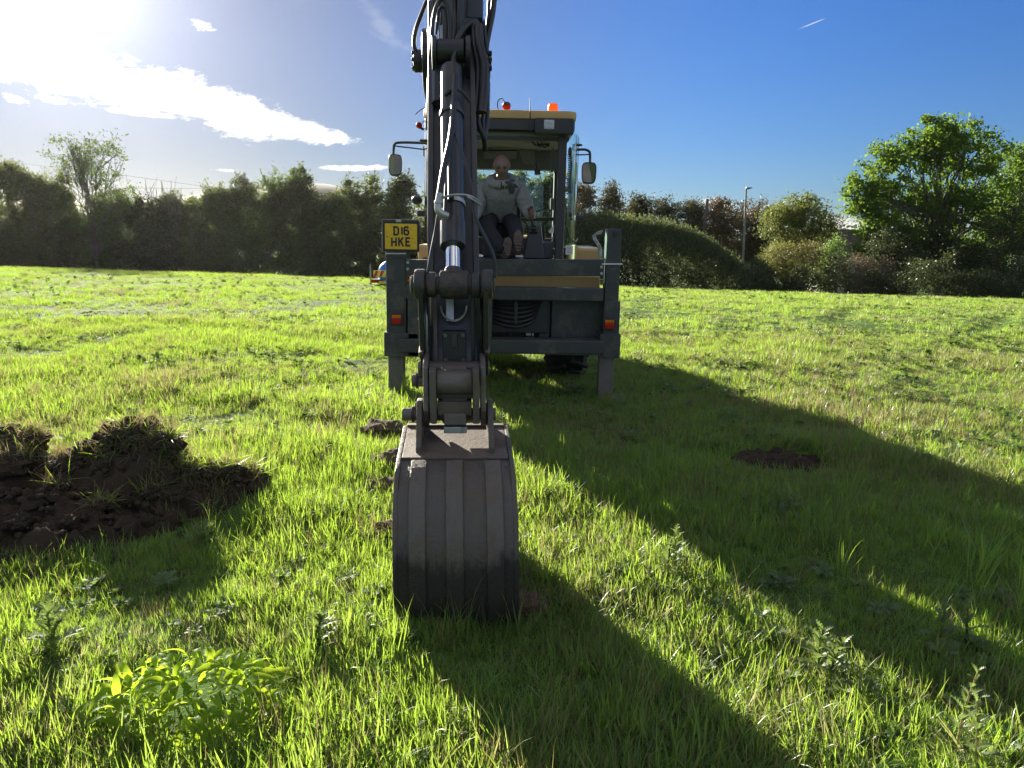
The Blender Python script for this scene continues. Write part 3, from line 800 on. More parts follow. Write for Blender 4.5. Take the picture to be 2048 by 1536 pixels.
def lay(x, y, s0, s1, probs):
    n = len(x)
    PX.append(x); PY.append(y); SC.append(rng.uniform(s0, s1, n))
    IX.append(rng.choice(5, n, p=probs))
x, y = field_points(25000, .7, 5.5); lay(x, y, .65, 1.2, [.30, .26, .26, .06, .12])
x, y = field_points(36000, 5.5, 13); lay(x, y, .7, 1.25, [.29, .17, .37, .02, .15])
x, y = field_points(66000, 13, 38); lay(x, y, .8, 1.35, [.34, .14, .44, .0, .08])
x, y = np.concatenate(PX), np.concatenate(PY); s = np.concatenate(SC); ix = np.concatenate(IX)
# patches of longer and shorter growth, sparse dry ground right of the machine
fn = field_noise(x, y, .9) + .6 * field_noise(x + 7, y - 3, 2.3)
s = s * np.clip(1 + (.26 + .16 * np.clip((y - 5) / 8, 0, 1)) * fn, .45, 1.7) * (1 - .22 * np.clip((y - 6) / 8, 0, 1))
dryzone = np.exp(-(((x - 5.0) / 3.2) ** 2 + ((y - 7.2) / 2.0) ** 2)) + .35 * np.exp(-(((x - 6) / 5) ** 2 + ((y - 12) / 4) ** 2))
s = s * (1 - .35 * np.clip(dryzone, 0, 1))
sw = rng.uniform(0, 1, len(x)); ix = np.where((sw < dryzone * .38) & (ix != 4), 4, ix)
for (ax, ay), (bx_, by_) in RUTS:
    L2 = (bx_ - ax) ** 2 + (by_ - ay) ** 2; q = np.clip(((x - ax) * (bx_ - ax) + (y - ay) * (by_ - ay)) / L2, 0, 1)
    d = np.hypot(x - ax - q * (bx_ - ax), y - ay - q * (by_ - ay)); s = s * np.where(d < .28, .72, 1)
s = s * (1 - .45 * np.exp(-(((x + .22) / .4) ** 2 + ((y - 2.65) / .35) ** 2)))
bare = fn < -1.15
s = np.where(bare, s * .85, s)
rot = np.stack([rng.normal(0, .16, len(x)) + .12 * field_noise(x, y, 1.5), rng.normal(0, .16, len(x)) + .12 * field_noise(x + 9, y + 4, 1.3) + .10, rng.uniform(0, 6.283, len(x))], -1)
P = np.stack([x, y, gz(x, y)], -1)
scatter('grass', 'sunlit green grass covering the whole field', gp_, P, rot, np.stack([s * rng.uniform(.9, 1.2, len(x)), s * rng.uniform(.9, 1.2, len(x)), s * rng.uniform(.8, 1.25, len(x))], -1), ix)
# long blades of grass standing out in the foreground and at the right
tg = [clump('long_grass_clump', GM['grass'], 9, .05, .3, .55, .006, .010, .32, .9, 6), clump('long_grass_clump', GM['grass'], 12, .07, .22, .42, .005, .009, .5, 1.2, 6),
      clump('long_grass_clump', GM['dry'], 7, .05, .25, .5, .0025, .004, .3, .8, 5)]
LP = []
def tuft(px, py, n, sp, sc_):
    y = None
    for yy in np.arange(1.3, 36, .05):
        if at(px, py, yy).z <= float(gz0(Xp(px, py, yy), yy)): y = yy; break
    y = y or 3.0; x = Xp(px, py, y)
    for _ in range(n): LP.append((x + random.gauss(0, sp), y + random.gauss(0, sp), sc_ * random.uniform(.7, 1.2), random.choice((0, 0, 1, 1, 1, 2))))
for a in ((1985, 1120, 9, .16, .75), (2030, 1230, 10, .14, .75), (1900, 1090, 5, .15, .6), (1820, 935, 7, .16, .6), (1760, 925, 5, .15, .55), (840, 1300, 4, .07, .5), (910, 1290, 4, .06, .5), (1000, 1285, 4, .06, .45),
          (330, 1490, 5, .08, .5), (520, 1480, 5, .1, .55), (820, 790, 6, .08, .75), (800, 775, 4, .08, .7), (700, 1000, 7, .12, .5), (430, 1050, 8, .16, .45), (360, 1040, 6, .12, .45), (560, 1060, 6, .15, .4),
          (1040, 1500, 4, .1, .5), (1400, 1510, 4, .12, .5), (1700, 1480, 5, .14, .5), (1240, 1100, 6, .15, .42), (860, 1440, 4, .1, .5), (100, 1330, 6, .15, .45), (680, 1370, 6, .15, .45), (1000, 790, 4, .1, .6)): tuft(*a)
xx, yy = field_points(260, 1.6, 9)
for a, b in zip(xx, yy): LP.append((a, b, random.uniform(.35, .6), random.choice((0, 1, 1, 2))))
LP = np.array(LP)
scatter('long_grass', 'long grass blades standing above the shorter grass', tg, np.stack([LP[:, 0], LP[:, 1], gz(LP[:, 0], LP[:, 1])], -1),
        np.stack([rng.normal(0, .12, len(LP)), rng.normal(.05, .12, len(LP)), rng.uniform(0, 6.28, len(LP))], -1), np.repeat(LP[:, 2:3], 3, 1), LP[:, 3].astype(int))
# small weeds: cut-leaved rosettes through the sward
wp = [rosette('weed_rosette', GM['weed'], 11, .05, .09, .30, .75, True), rosette('weed_rosette', GM['weed'], 13, .04, .08, .34, .95, True),
      rosette('weed_rosette', GM['weed'], 8, .04, .07, .36, .6, False), rosette('weed_rosette', GM['thistle'], 12, .05, .09, .32, .8, True)]
xs, ys = [], []
for n, a, b in ((700, 1.3, 6), (2200, 6, 14), (1800, 14, 32)):
    x, y = field_points(n, a, b); k = field_noise(x + 3, y + 8, 1.1) > -.1; xs.append(x[k]); ys.append(y[k])
x, y = np.concatenate(xs), np.concatenate(ys); s = rng.uniform(.5, 1.1, len(x)) * np.clip(.75 + y / 25, .75, 1.5)
scatter('weeds', 'low cut leaved weeds growing among the grass', wp, np.stack([x, y, gz(x, y) + .02], -1), np.stack([rng.normal(0, .2, len(x)), rng.normal(0, .2, len(x)), rng.uniform(0, 6.28, len(x))], -1),
        np.repeat(s[:, None], 3, 1), rng.integers(0, 4, len(x)))

# ------------------------------------------------------------------ single plants with their own leaves
def ground_hit(px, py):
    for yy in np.arange(1.2, 36, .01):
        q = at(px, py, yy)
        if q.z <= float(gz(q.x, yy)): return Vector((q.x, yy, float(gz(q.x, yy))))
def lance_leaf(name, L, W_, bend, fold, ns=6, wavy=.0):
    V, Fc = [], []
    for i in range(ns + 1):
        s = i / ns; f = (math.sin(math.pi * min(1, s * 1.02) ** .8) ** .8 if 0 < s < 1 else .03) * W_ / 2
        an = -bend * s; cx = L * s * math.cos(an * .6); cz = L * s * math.sin(an * .6)
        wv = wavy * math.sin(s * 9)
        V += [(cx, -f, cz + f * fold + wv * f), (cx, 0, cz), (cx, f, cz + f * fold - wv * f)]
    for i in range(ns):
        for j in range(2): a = 3 * i + j; Fc.append((a, a + 3, a + 4, a + 1))
    me = np_mesh(name, V, Fc, smooth=True); return me
def place_leaf(root, me, mat, p, yaw, pitch, roll, s):
    o = link('leaf', me, root, mat)
    o.location = p; o.rotation_euler = (roll, -pitch, yaw); o.scale = (s, s, s)
    return o
b = ground_hit(385, 1430)
root = empty('dock_plant', b, 'broad leaved bright yellow-green plant clump low in the left foreground', 'plant')
dl = [lance_leaf('dock_leaf', .19, .055, 1.3, .35, 7, .25), lance_leaf('dock_leaf', .15, .05, 1.0, .4, 6, .3), lance_leaf('dock_leaf', .17, .048, 1.5, .3, 7, .2)]
for i in range(290):
    a = random.uniform(0, 6.283); r = math.sqrt(random.random())
    x = .38 * r * math.cos(a); y = .25 * r * math.sin(a)
    h = .15 * (1 - .7 * r * r) * random.uniform(.35, 1.1) + .02
    yaw = a + random.gauss(0, .7)
    place_leaf(root, random.choice(dl), GM['dock'], (x * .8, y * .8, h), yaw, random.gauss(.75 - .3 * r, .35), random.gauss(0, .45), random.uniform(.3, .62))
def spiny_leaf(name, L, W_, n=6):
    V, Fc = [], []; p = np.zeros(3)
    for k in range(n):
        s = k / n; q = .25 - .9 * s; p2 = p + np.array([math.cos(q), 0, math.sin(q)]) * L / n
        f = math.sin((k + .8) / (n + .4) * math.pi) ** .6 * W_
        for sg in (1, -1):
            b = len(V); V += [p, p2, (p + p2) / 2 + np.array([L / n * .5, sg * f, .2 * f]), p + np.array([0, sg * f * .3, .05 * f])]
            Fc.append((b, b + 1, b + 2, b + 3) if sg < 0 else (b, b + 3, b + 2, b + 1))
        p = p2
    return np_mesh(name, V, Fc)
sl_ = [spiny_leaf('thistle_leaf', .13, .035), spiny_leaf('thistle_leaf', .10, .03)]
def thistle(px, py, H, n, mat, label, width=1.0, stems=1):
    b = ground_hit(px, py)
    root = empty('thistle', b, label, 'thistle', 'thistles in the foreground grass')
    for sidx in range(stems):
        ox, oy = (random.gauss(0, .06), random.gauss(0, .05)) if stems > 1 else (0, 0)
        h = H * random.uniform(.75, 1.0) if stems > 1 else H
        lx, ly = random.gauss(0, .12) * h, random.gauss(0, .1) * h
        pts = smooth_path([(ox, oy, -.02), (ox + lx * .3, oy + ly * .3, h * .5), (ox + lx, oy + ly, h)], 5)
        me = MB().tube(pts, [.006 - .004 * i / len(pts) for i in range(len(pts))], 5).build('stem', mat, root)
        m = n // stems
        for i in range(m):
            s = (i + .5) / m; q = pts[min(len(pts) - 1, int(s * len(pts)))]
            place_leaf(root, random.choice(sl_), mat, q, 2.4 * i + random.gauss(0, .3), .35 + .7 * s + random.gauss(0, .15), 0, width * (1.05 - .6 * s) * random.uniform(.8, 1.2))
thistle(1345, 1150, .24, 44, GM['thistle'], 'bushy light green thistle on sunlit strip right of the bucket', .8, 3)
thistle(1940, 1520, .30, 40, GM['palethistle'], 'pale yellow upright thistle at the bottom right corner', .62, 2)
thistle(1660, 1345, .20, 48, GM['thistle'], 'pale green spreading thistle left of the yellow thistle', .9, 3)
thistle(1895, 1290, .22, 28, GM['thistle'], 'grey green thistle in shadow near the right photo edge', .8, 2)
thistle(115, 1290, .15, 36, GM['thistle'], 'greyish thistle in left foreground above the broad leaved plant', 1.0, 2)
thistle(1590, 1035, .16, 36, GM['thistle'], 'fresh green thistle catching light inside the machine shadow', .9, 3)
thistle(1570, 925, .20, 18, GM['thistle'], 'small spindly thistle standing before the dark molehill', .45, 1)
thistle(420, 1100, .12, 28, GM['thistle'], 'dark thistle at the foot of the soil heap', 1.0, 2)
thistle(640, 1290, .13, 32, GM['thistle'], 'low thistle left of the bucket base', .9, 2)

# ------------------------------------------------------------------ soil heap, clods, molehill
def n3(p, s): return mnoise.noise(Vector(p) * s)
def heap_h(x, y):
    """height of the spoil heap over the ground"""
    h = 0
    for cx, cy, rx, ry, hh in ((-2.28, 4.45, .42, .36, .36), (-2.95, 4.45, .5, .34, .25), (-3.5, 4.4, .5, .5, .27), (-1.82, 4.5, .36, .26, .17), (-2.6, 4.05, .8, .42, .14), (-3.2, 3.85, .7, .45, .15), (-3.0, 3.62, .75, .3, .10), (-2.45, 3.8, .5, .3, .10), (-3.25, 3.42, .85, .3, .11), (-2.98, 4.5, .22, .2, .34), (-2.02, 4.3, .4, .3, .14)):
        q = ((x - cx) / rx) ** 2 + ((y - cy) / ry) ** 2
        h = max(h, hh * max(0, 1 - q) ** .55)
    return h
gx_ = np.linspace(-4.3, -1.35, 150); gy_ = np.linspace(3.0, 5.0, 105)
V = []
for yy in gy_:
    for xx in gx_:
        h = heap_h(xx + .05 * n3((xx, yy, 0), 4), yy + .05 * n3((xx, yy, 5), 4))
        k = min(1, h / .06)
        z = float(gz(xx, yy)) - .02 + h + k * (.06 * n3((xx, yy, 2), 5) + .05 * n3((xx, yy, 3), 12) + .035 * n3((xx, yy, 4), 27))
        V.append((xx, yy, z))
ii = np.arange(len(V)).reshape(len(gy_), len(gx_)); Vn = np.array(V)
f = np.stack([ii[:-1, :-1], ii[:-1, 1:], ii[1:, 1:], ii[1:, :-1]], -1).reshape(-1, 4)
hh = np.array([heap_h(a, b) for a, b, _ in V]); f = f[hh[f].max(1) > .0]
root = empty('soil_heap', (-2.6, 4.1, float(gz(-2.6, 4.1))), 'long dark heap of dug soil and turf in the left foreground', 'soil heap')
o0 = np.array(root.location)
link('soil', np_mesh('heap_soil', Vn - o0, f, smooth=True), root, M['soil'])
def lump(mb, c, r, seed, amp=.5, n=20, m=14, sq=(1, 1, .7)):
    b = len(mb.v); mb.ell((0, 0, 0), (1, 1, 1), n, m)
    for i in range(b, len(mb.v)):
        q = mb.v[i]; k = 1 + amp * n3(q + Vector((seed, 0, 0)), 1.3) + amp * .7 * n3(q + Vector((0, seed, 0)), 3.1) + amp * .45 * n3(q + Vector((seed, seed, 0)), 7)
        mb.v[i] = Vector(c) + Vector((q.x * sq[0], q.y * sq[1], q.z * sq[2])) * r * k
    return mb
def heap_z(x, y): return float(gz(x, y)) + heap_h(x, y)
hang = []
for i, (px, yy, r) in enumerate(((45, 4.55, .12), (75, 4.5, .08), (20, 4.3, .13), (290, 4.45, .13), (250, 4.4, .12), (330, 4.4, .11), (390, 4.4, .1), (440, 4.4, .09), (150, 4.35, .1), (110, 4.1, .11), (200, 3.95, .09),
                                 (300, 4.15, .1), (60, 3.9, .12), (250, 4.05, .07), (350, 4.15, .07), (30, 3.7, .1), (130, 3.75, .08), (480, 4.4, .07), (180, 4.4, .09))):
    if yy < 4.2: r *= .55
    xx = Xp(px, 950, yy); z = heap_z(xx, yy)
    lump(MB(), Vector((xx, yy, z + r * .1)) - root.location, r, i * 3.1).build('clod', M['soil'], root)
    if i < 12:
        for _ in range(int(26 if i < 9 else 8)):
            a = random.uniform(0, 6.283); hang.append((xx + r * .8 * math.cos(a), yy + r * .6 * math.sin(a), z + r * random.uniform(.3, .62)))
mb = MB()
for i in range(900):   # crumbs and small lumps lying on and round the heap
    xx = random.uniform(-4.1, -1.35); yy = random.uniform(3.1, 4.75)
    if heap_h(xx, yy) > .01 or (random.random() < .25 and yy < 4.3):
        r = random.uniform(.007, .024) * (1 if random.random() < .85 else 1.7)
        lump(mb, Vector((xx, yy, heap_z(xx, yy) + r * .2)) - root.location, r, i * .7, .5, 7, 5, (1, 1, .8))
tag(mb.build('crumbs', M['soil'], root), kind='stuff')
for _ in range(240):   # torn turf along the back and right shoulder of the heap
    xx = random.uniform(-2.5, -1.55); yy = random.uniform(4.25, 4.75); hang.append((xx, yy, heap_z(xx, yy) - .01))
for _ in range(150):
    xx = random.uniform(-4.0, -1.6); yy = random.uniform(4.35, 4.7); hang.append((xx, yy, heap_z(xx, yy) - .01))
for _ in range(120):
    xx = random.uniform(-4.0, -1.6); yy = random.uniform(3.2, 4.2); 
    if heap_h(xx, yy) < .07: hang.append((xx, yy, heap_z(xx, yy)))
hang = np.array(hang); tur = [clump('turf_clump', GM['dry'], 16, .04, .08, .2, .0025, .004, 1.3, 1.6, 5), clump('turf_clump', GM['grass'], 16, .04, .08, .2, .0035, .0055, 1.2, 1.6, 5)]
scatter('torn_turf', 'torn roots and grass hanging on the soil heap', tur, hang, np.stack([rng.normal(0, .5, len(hang)), rng.normal(0, .5, len(hang)), rng.uniform(0, 6.28, len(hang))], -1),
        np.repeat(rng.uniform(.6, 1.1, (len(hang), 1)), 3, 1), rng.choice(2, len(hang), p=[.68, .32]))
tc_ = []
for i, (px, py, r, lab, mt) in enumerate((
        (770, 872, .12, 'flat pale turf clod farthest up left of the bucket', 'soilpale'), (788, 935, .12, 'rounded turf clod beside the left bucket edge', 'soilpale'),
        (782, 985, .10, 'dark broken clod below the rounded turf clod, by the bucket', 'soilpale'), (775, 1075, .08, 'small crumbly clod lowest beside the left bucket edge', 'soilpale'),
        (1052, 935, .07, 'small clod right of the bucket deck', 'soilpale'), (1040, 1220, .08, 'pale loose clod at right foot of the bucket', 'soilpale'))):
    b = ground_hit(px, py); b.z += r * .3
    o = lump(MB(), (0, 0, 0), r, 20 + i * 2.7, .45, sq=(1.3, .9, .65)).build('turf_clod', M[mt]); o.location = b
    tag(o, lab, 'clod', 'clods of turf beside the bucket')
    for _ in range(12): tc_.append((b.x + random.gauss(0, r * .7), b.y + random.gauss(0, r * .6), b.z + random.uniform(-.1, .4) * r))
b = Vector((HOLE[0], HOLE[1], float(gz(*HOLE))))
mb = MB()
for i in range(9): lump(mb, (random.gauss(0, .2), random.gauss(.05, .1), random.uniform(0, .06)), random.uniform(.08, .15), 50 + i, .4)
o = mb.build('molehill', M['soil']); o.location = b
tag(o, 'dark crumbly molehill of soil within the machine shadow', 'molehill')
tc_ = np.array(tc_)
scatter('clod_grass', 'dry grass roots stuck to the turf clods', [tur[0].copy(), tur[1].copy()], tc_, np.stack([rng.normal(0, .6, len(tc_)), rng.normal(0, .6, len(tc_)), rng.uniform(0, 6.28, len(tc_))], -1), np.repeat(rng.uniform(.4, .8, (len(tc_), 1)), 3, 1), rng.choice(2, len(tc_), p=[.8, .2]))
# ------------------------------------------------------------------ the digger (one thing; everything below is a part or sub-part)
ROLL = R(1.15)
dig = empty('backhoe_loader', (-.08, 9.0, 0.0), 'charcoal backhoe digger with yellow roof, its arm and bucket reaching towards the viewer', 'digger')
dig.rotation_euler = (0, ROLL, 0)
DM = Matrix.Translation((-.08, 9.0, 0)) @ Matrix.Rotation(ROLL, 4, 'Y')
DI = DM.inverted()
def L(px, py, y): return DI @ at(px, py, y)           # photograph position at real distance y -> digger coordinates
def W2(x, y, z): return DI @ Vector((x, y, z))
def pbox(px0, px1, py0, py1, y, depth):
    """box whose front face spans the given photograph rectangle at distance y"""
    a, b = L(px0, py1, y), L(px1, py0, y)
    return MB().box((a.x, a.y, a.z), (b.x, a.y + depth, b.z))
def part(mb, name, mat, parent=None, bevel=.006, label=None): return mb.build(name, M[mat] if isinstance(mat, str) else mat, parent or dig, bevel, label=label)

# --- rear frame
YF = 7.38
def stab(side):
    if side < 0: X0, X1, pt, pb, ins = 773, 811, 503, 713, 838
    else: X0, X1, pt, pb, ins = 1206, 1244, 458, 716, 1197
    p = part(pbox(X0, X1, pt, pb - 45, YF, .2), 'stabiliser_post', 'frame', bevel=.012)
    sl = pbox(X0 - 5 if side < 0 else X0 - 8, X1 + 27 if side < 0 else X1 - 2, pb - 47, pb, YF - .02, .26) if side < 0 else pbox(X0 - 8, X1 - 2, pb - 47, pb, YF - .02, .26)
    part(sl, 'post_sleeve', 'frame', p, .012)
    lg = pbox(X0 + 4 if side < 0 else 1195, X1 - 4 if side < 0 else 1229, pb - 2, 800 if side < 0 else 806, YF + .03, .15)
    l_ = part(lg, 'stabiliser_leg', 'steel', bevel=.01)
    a = L(X0 + 2, 800, YF)
    part(MB().box((a.x - .06, a.y - .08, a.z - .06), (a.x + .22, a.y + .26, a.z + .03)), 'foot_pad', 'steel', l_, .01)
    # tail lamp: housing with red and orange lens
    c = L(794 if side < 0 else 1218, 638 if side < 0 else 648, YF)
    hb = MB().box((c.x - .063, c.y - .03, c.z - .062), (c.x + .063, c.y - .002, c.z + .062))
    h = part(hb, 'tail_lamp', 'black', None, .008)
    part(MB().box((c.x - .044, c.y - .045, c.z - .042), (c.x + .044, c.y - .028, c.z + .008)), 'red_lens', 'red', h, .008)
    part(MB().box((c.x - .044, c.y - .043, c.z + .010), (c.x + .044, c.y - .028, c.z + .044)), 'orange_lens', 'orange', h, .006)
    # recessed plate around the lamp, and the cord tied round the post
    part(pbox(X0 + 4, X1 - 3, 593 if side < 0 else 603, 668 if side < 0 else 672, YF - .006, .01), 'lamp_panel', 'frame', p, .003)
    s0, s1 = L(X0 - 2, 507 if side < 0 else 528, YF - .012), L(X1 + 1, 507 if side < 0 else 528, YF - .012)
    part(MB().bar(s0, s1, .012, .012), 'tie_cord', 'white', p, 0)
    return p
postL = stab(-1); postR = stab(1)
a = L(1231, 467, YF - .005); part(MB().cyl((a.x, a.y, a.z), (a.x, a.y - .02, a.z), .025, n=12), 'post_boss', 'black', postR, .003)
# hydraulic pipes on the inner side of the right post
for dx_, top in ((0, 462), (4, 466)):
    pts = [L(1206 - dx_ * .5, top, 7.42), L(1194 - dx_, top + 4, 7.42), L(1190 - dx_, 474, 7.42), L(1196 - dx_, 486, 7.42), L(1201 - dx_, 495, 7.42), L(1202 - dx_, 514, 7.42)]
    part(MB().tube(smooth_path(pts, 5), .009, 8), 'hydraulic_pipe', 'fitting', postR, 0)
a = L(1201, 498, 7.41); part(MB().cyl(a, a + Vector((0, 0, -.07)), .02, n=8), 'pipe_union', 'fitting', postR, .003)
# cross beams
part(MB().bar((L(811, 522, 7.45) + L(811, 549, 7.45)) / 2, (L(1207, 535, 7.45) + L(1207, 535, 7.45)) / 2, .12, .158), 'upper_cross_beam', 'frame', bevel=.012)
for side, px, pys in ((-1, 816, (525, 538)), (1, 1203, (534, 547))):
    for py in pys:
        a = L(px, py, 7.385); part(MB().cyl(a, a + Vector((0, -.015, 0)), .015, n=10), 'bolt', 'fitting', None, .003)
part(MB().bar(L(812, 583, 7.45), L(1206, 589, 7.45), .14, .125), 'middle_cross_beam', 'frame', bevel=.015)
part(MB().bar(L(800, 688, 7.43), L(1206, 692, 7.43), .22, .135), 'lower_cross_beam', 'frame', bevel=.018)
part(pbox(990, 1206, 703, 707, 7.36, .05), 'beam_wear_edge', 'steel', bevel=.004)
# side plate panel on the right and box beside it
part(pbox(1102, 1206, 602, 676, 7.62, .03), 'side_panel', 'frame', bevel=.008)
part(pbox(1078, 1100, 606, 676, 7.60, .06), 'valve_box', 'frame', bevel=.01)
part(pbox(816, 845, 567, 713, 7.36, .04), 'side_panel', 'frame', bevel=.006)
part(pbox(812, 860, 596, 700, 7.66, .03), 'side_panel', 'black', bevel=.006)
a = L(838, 637, 7.355); part(MB().cyl(a, a + Vector((0, -.012, 0)), .016, n=10), 'bolt', 'fitting', None, .002)
a = L(831, 565, 7.35); part(MB().cyl(a, a + Vector((0, -.03, 0)), .03, n=14), 'round_plug', 'frame', None, .004)
for px, py in ((819, 561), (823, 550)):
    a = L(px, py, 7.42); part(MB().cyl(a, a + Vector((0, -.03, 0)), .02, .012, n=12), 'marker_lamp', 'amber', None, .003)
part(pbox(975, 1105, 598, 684, 7.74, .03), 'back_plate', 'black', bevel=.006)  # black panel added to keep the gap behind the hoses dark
# sagging hose bundle across the recess, with the clamp in the middle
for i in range(6):
    y0 = 604 + i * 7; sagp = 4 + i * 2.2
    pts = [L(975, y0 - 4, 7.55), L(1000, y0 + sagp * .6, 7.50), L(1032, y0 + sagp, 7.48), L(1060, y0 + sagp * .5, 7.50), L(1085 - i * 3, y0 - 5, 7.56)]
    part(MB().tube(smooth_path(pts, 5), .0165, 8), 'hydraulic_hose', 'rubber', None, 0)
part(pbox(1028, 1036, 604, 648, 7.44, .05), 'hose_clamp', 'black', None, .004)
for i in range(4):
    part(pbox(985 + i * 16, 993 + i * 16, 648, 672 - (i % 2) * 5, 7.62, .06), 'valve_spool', 'black', None, .006)
part(pbox(1064, 1068, 648, 672, 7.58, .03), 'grease_pipe', 'fitting', None, .003)
part(pbox(1052, 1062, 664, 671, 7.58, .03), 'grease_block', 'fitting', None, .003)
# kingpost carriage on its slide
part(pbox(868, 985, 572, 702, 7.24, .14), 'kingpost', 'frame', bevel=.02)
part(pbox(874, 960, 600, 690, 7.10, .16), 'swing_casting', 'dipper', bevel=.03)

# --- number plate
a, b = L(764, 503, 7.33), L(838, 440, 7.33)
np_ = part(MB().box((a.x, a.y, a.z), (b.x, a.y + .035, b.z)), 'number_plate', 'black', None, .014)
a2, b2 = L(770, 498, 7.325), L(834, 448, 7.325)
part(MB().box((a2.x, a2.y, a2.z), (b2.x, a2.y + .012, b2.z)), 'plate_face', 'plate', np_, .006)
part(pbox(786, 818, 503, 516, 7.37, .05), 'plate_bracket', 'frame', np_, .004)
a = L(797, 442, 7.322); part(MB().box((a.x - .025, a.y, a.z - .012), (a.x + .025, a.y + .03, a.z + .014)), 'plate_lamp', 'fitting', np_, .004)
def ribbon(mb, poly, w_, o, ux, uz, depth, closed=False):
    P = [Vector((q[0], q[1])) for q in poly]; n = len(P); Lf, Rt = [], []
    for i in range(n):
        ds = []
        if closed or i: ds.append((P[i] - P[i - 1]).normalized())
        if closed or i < n - 1: ds.append((P[(i + 1) % n] - P[i]).normalized())
        d = sum(ds, Vector((0, 0))).normalized(); nn = Vector((-d.y, d.x)); k = 1 / max(.5, nn.dot(Vector((-ds[0].y, ds[0].x))))
        Lf.append(P[i] + nn * w_ / 2 * k); Rt.append(P[i] - nn * w_ / 2 * k)
    b = len(mb.v); 
    for q in (Lf, Rt):
        for dpt in (0, depth): mb.v += [o + Vector((c.x * ux, dpt, c.y * uz)) for c in q]
    idx = lambda s, l, i: b + (s * 2 + l) * n + i % n
    for i in range(n if closed else n - 1):
        mb.f += [(idx(0, 0, i), idx(0, 0, i + 1), idx(1, 0, i + 1), idx(1, 0, i)), (idx(0, 1, i), idx(1, 1, i), idx(1, 1, i + 1), idx(0, 1, i + 1)),
                 (idx(0, 0, i), idx(0, 1, i), idx(0, 1, i + 1), idx(0, 0, i + 1)), (idx(1, 0, i), idx(1, 0, i + 1), idx(1, 1, i + 1), idx(1, 1, i))]
    if not closed:
        for i in (0, n - 1): mb.f.append((idx(0, 0, i), idx(1, 0, i), idx(1, 1, i), idx(0, 1, i)))
GL = {'D': [([(.0, 0), (0, 1), (.42, 1), (.62, .82), (.62, .18), (.42, 0)], True)], '1': [([(.1, 0), (.1, 1)], False)],
      '6': [([(.6, .82), (.45, 1), (.17, 1), (0, .84), (0, .16), (.17, 0), (.45, 0), (.62, .16), (.62, .42), (.45, .57), (.02, .57)], False)],
      'H': [([(0, -.08), (0, 1.08)], False), ([(.62, -.08), (.62, 1.08)], False), ([(.05, .5), (.57, .5)], False)],
      'K': [([(0, -.08), (0, 1.08)], False), ([(.64, 1.1), (.06, .46)], False), ([(.24, .62), (.66, -.1)], False)],
      'E': [([(.6, 0), (0, 0), (0, 1), (.6, 1)], False), ([(.05, .52), (.5, .52)], False)]}
ch = .070
for txt, x0p, zc in (('D16', (788.3, 802.6, 808.6), 473.3), ('HKE', (783.8, 798, 812.3), 491.3)):
    for c, px in zip(txt, x0p):
        o = L(px, zc - (4 if txt == 'D16' else 0), 7.3235); mb = MB()
        for k, (pl, cl_) in enumerate(GL[c]):
            ribbon(mb, pl,   .24, o + Vector((0, -.0006 * k - .002, 0)), ch * .9, ch, .004, cl_)
        part(mb, 'plate_character', 'ink', np_, 0)
for px, py in ((775, 473.5), (826, 477)):
    a = L(px, py, 7.322); part(MB().cyl(a, a + Vector((0, -.005, 0)), .006, n=8), 'plate_screw', 'black', np_, 0)

# --- arm: boom, dipper, ram, linkage (all in the plane of the arm)
def AC(y): return -.240 - (y - 3.1) * .066
def AP(s, y, z): return W2(AC(y) + s, y, z)
def aprism(mb, prof, s0, s1):
    p0 = [AP(s0, y, z) for y, z in prof]; p1 = [AP(s1, y, z) for y, z in prof]; n = len(prof)
    return mb.add(p0 + p1, [tuple(range(n)), tuple(range(2 * n - 1, n - 1, -1))] + [(i, n + i, n + (i + 1) % n, (i + 1) % n) for i in range(n)])
def apin(mb, y, z, r, s0, s1, n=18): return mb.cyl(AP(s0, y, z), AP(s1, y, z), r, n=n)
def disc(y, z, r, n=18): return [(y + r * math.cos(2 * math.pi * i / n), z + r * math.sin(2 * math.pi * i / n)) for i in range(n)]
def stadium(y0, z0, y1, z1, r0, r1=None, n=8):
    r1 = r0 if r1 is None else r1; a = math.atan2(z1 - z0, y1 - y0)
    return [(y0 + r0 * math.cos(a + math.pi / 2 + math.pi * i / n), z0 + r0 * math.sin(a + math.pi / 2 + math.pi * i / n)) for i in range(n + 1)] + \
           [(y1 + r1 * math.cos(a - math.pi / 2 + math.pi * i / n), z1 + r1 * math.sin(a - math.pi / 2 + math.pi * i / n)) for i in range(n + 1)]
boomp = [(7.12, .80), (6.4, 1.30), (5.6, 1.92), (4.9, 2.32), (4.62, 2.40), (4.53, 2.55), (4.62, 2.70), (4.85, 2.74), (5.4, 2.62), (6.1, 2.12), (6.8, 1.52), (7.2, 1.12)]
boom = part(aprism(MB(), boomp, -.115, .115), 'boom', 'dipper', bevel=.012)
for s in (-1, 1):
    part(aprism(MB(), stadium(4.66, 2.555, 5.25, 2.5, .17, .13), s * .135, s * .165), 'boom_fork_plate', 'dipper', boom, .008)
part(apin(MB(), 4.66, 2.555, .045, -.20, .20), 'pivot_pin', 'steel', boom, .006)
for s in (-1, 1):
    b_ = part(apin(MB(), 4.66, 2.555, .062 if s < 0 else .05, s * .168, s * (.215 if s < 0 else .205), 14), 'pin_cap', 'black', boom, .008)
    for k in range(6):
        an = k * math.pi / 3; part(apin(MB(), 4.66 + .045 * math.cos(an), 2.555 + .045 * math.sin(an), .012, s * .2, s * .228, 6), 'bolt', 'black', boom, .002)
dipp = [(3.685, .865), (3.655, 1.0), (3.74, 1.36), (4.33, 2.45), (4.50, 2.78), (4.72, 3.25), (4.76, 3.36), (5.00, 3.36), (4.96, 3.1), (4.83, 2.62), (4.60, 2.2), (4.15, 1.36), (3.88, .97), (3.80, .86)]
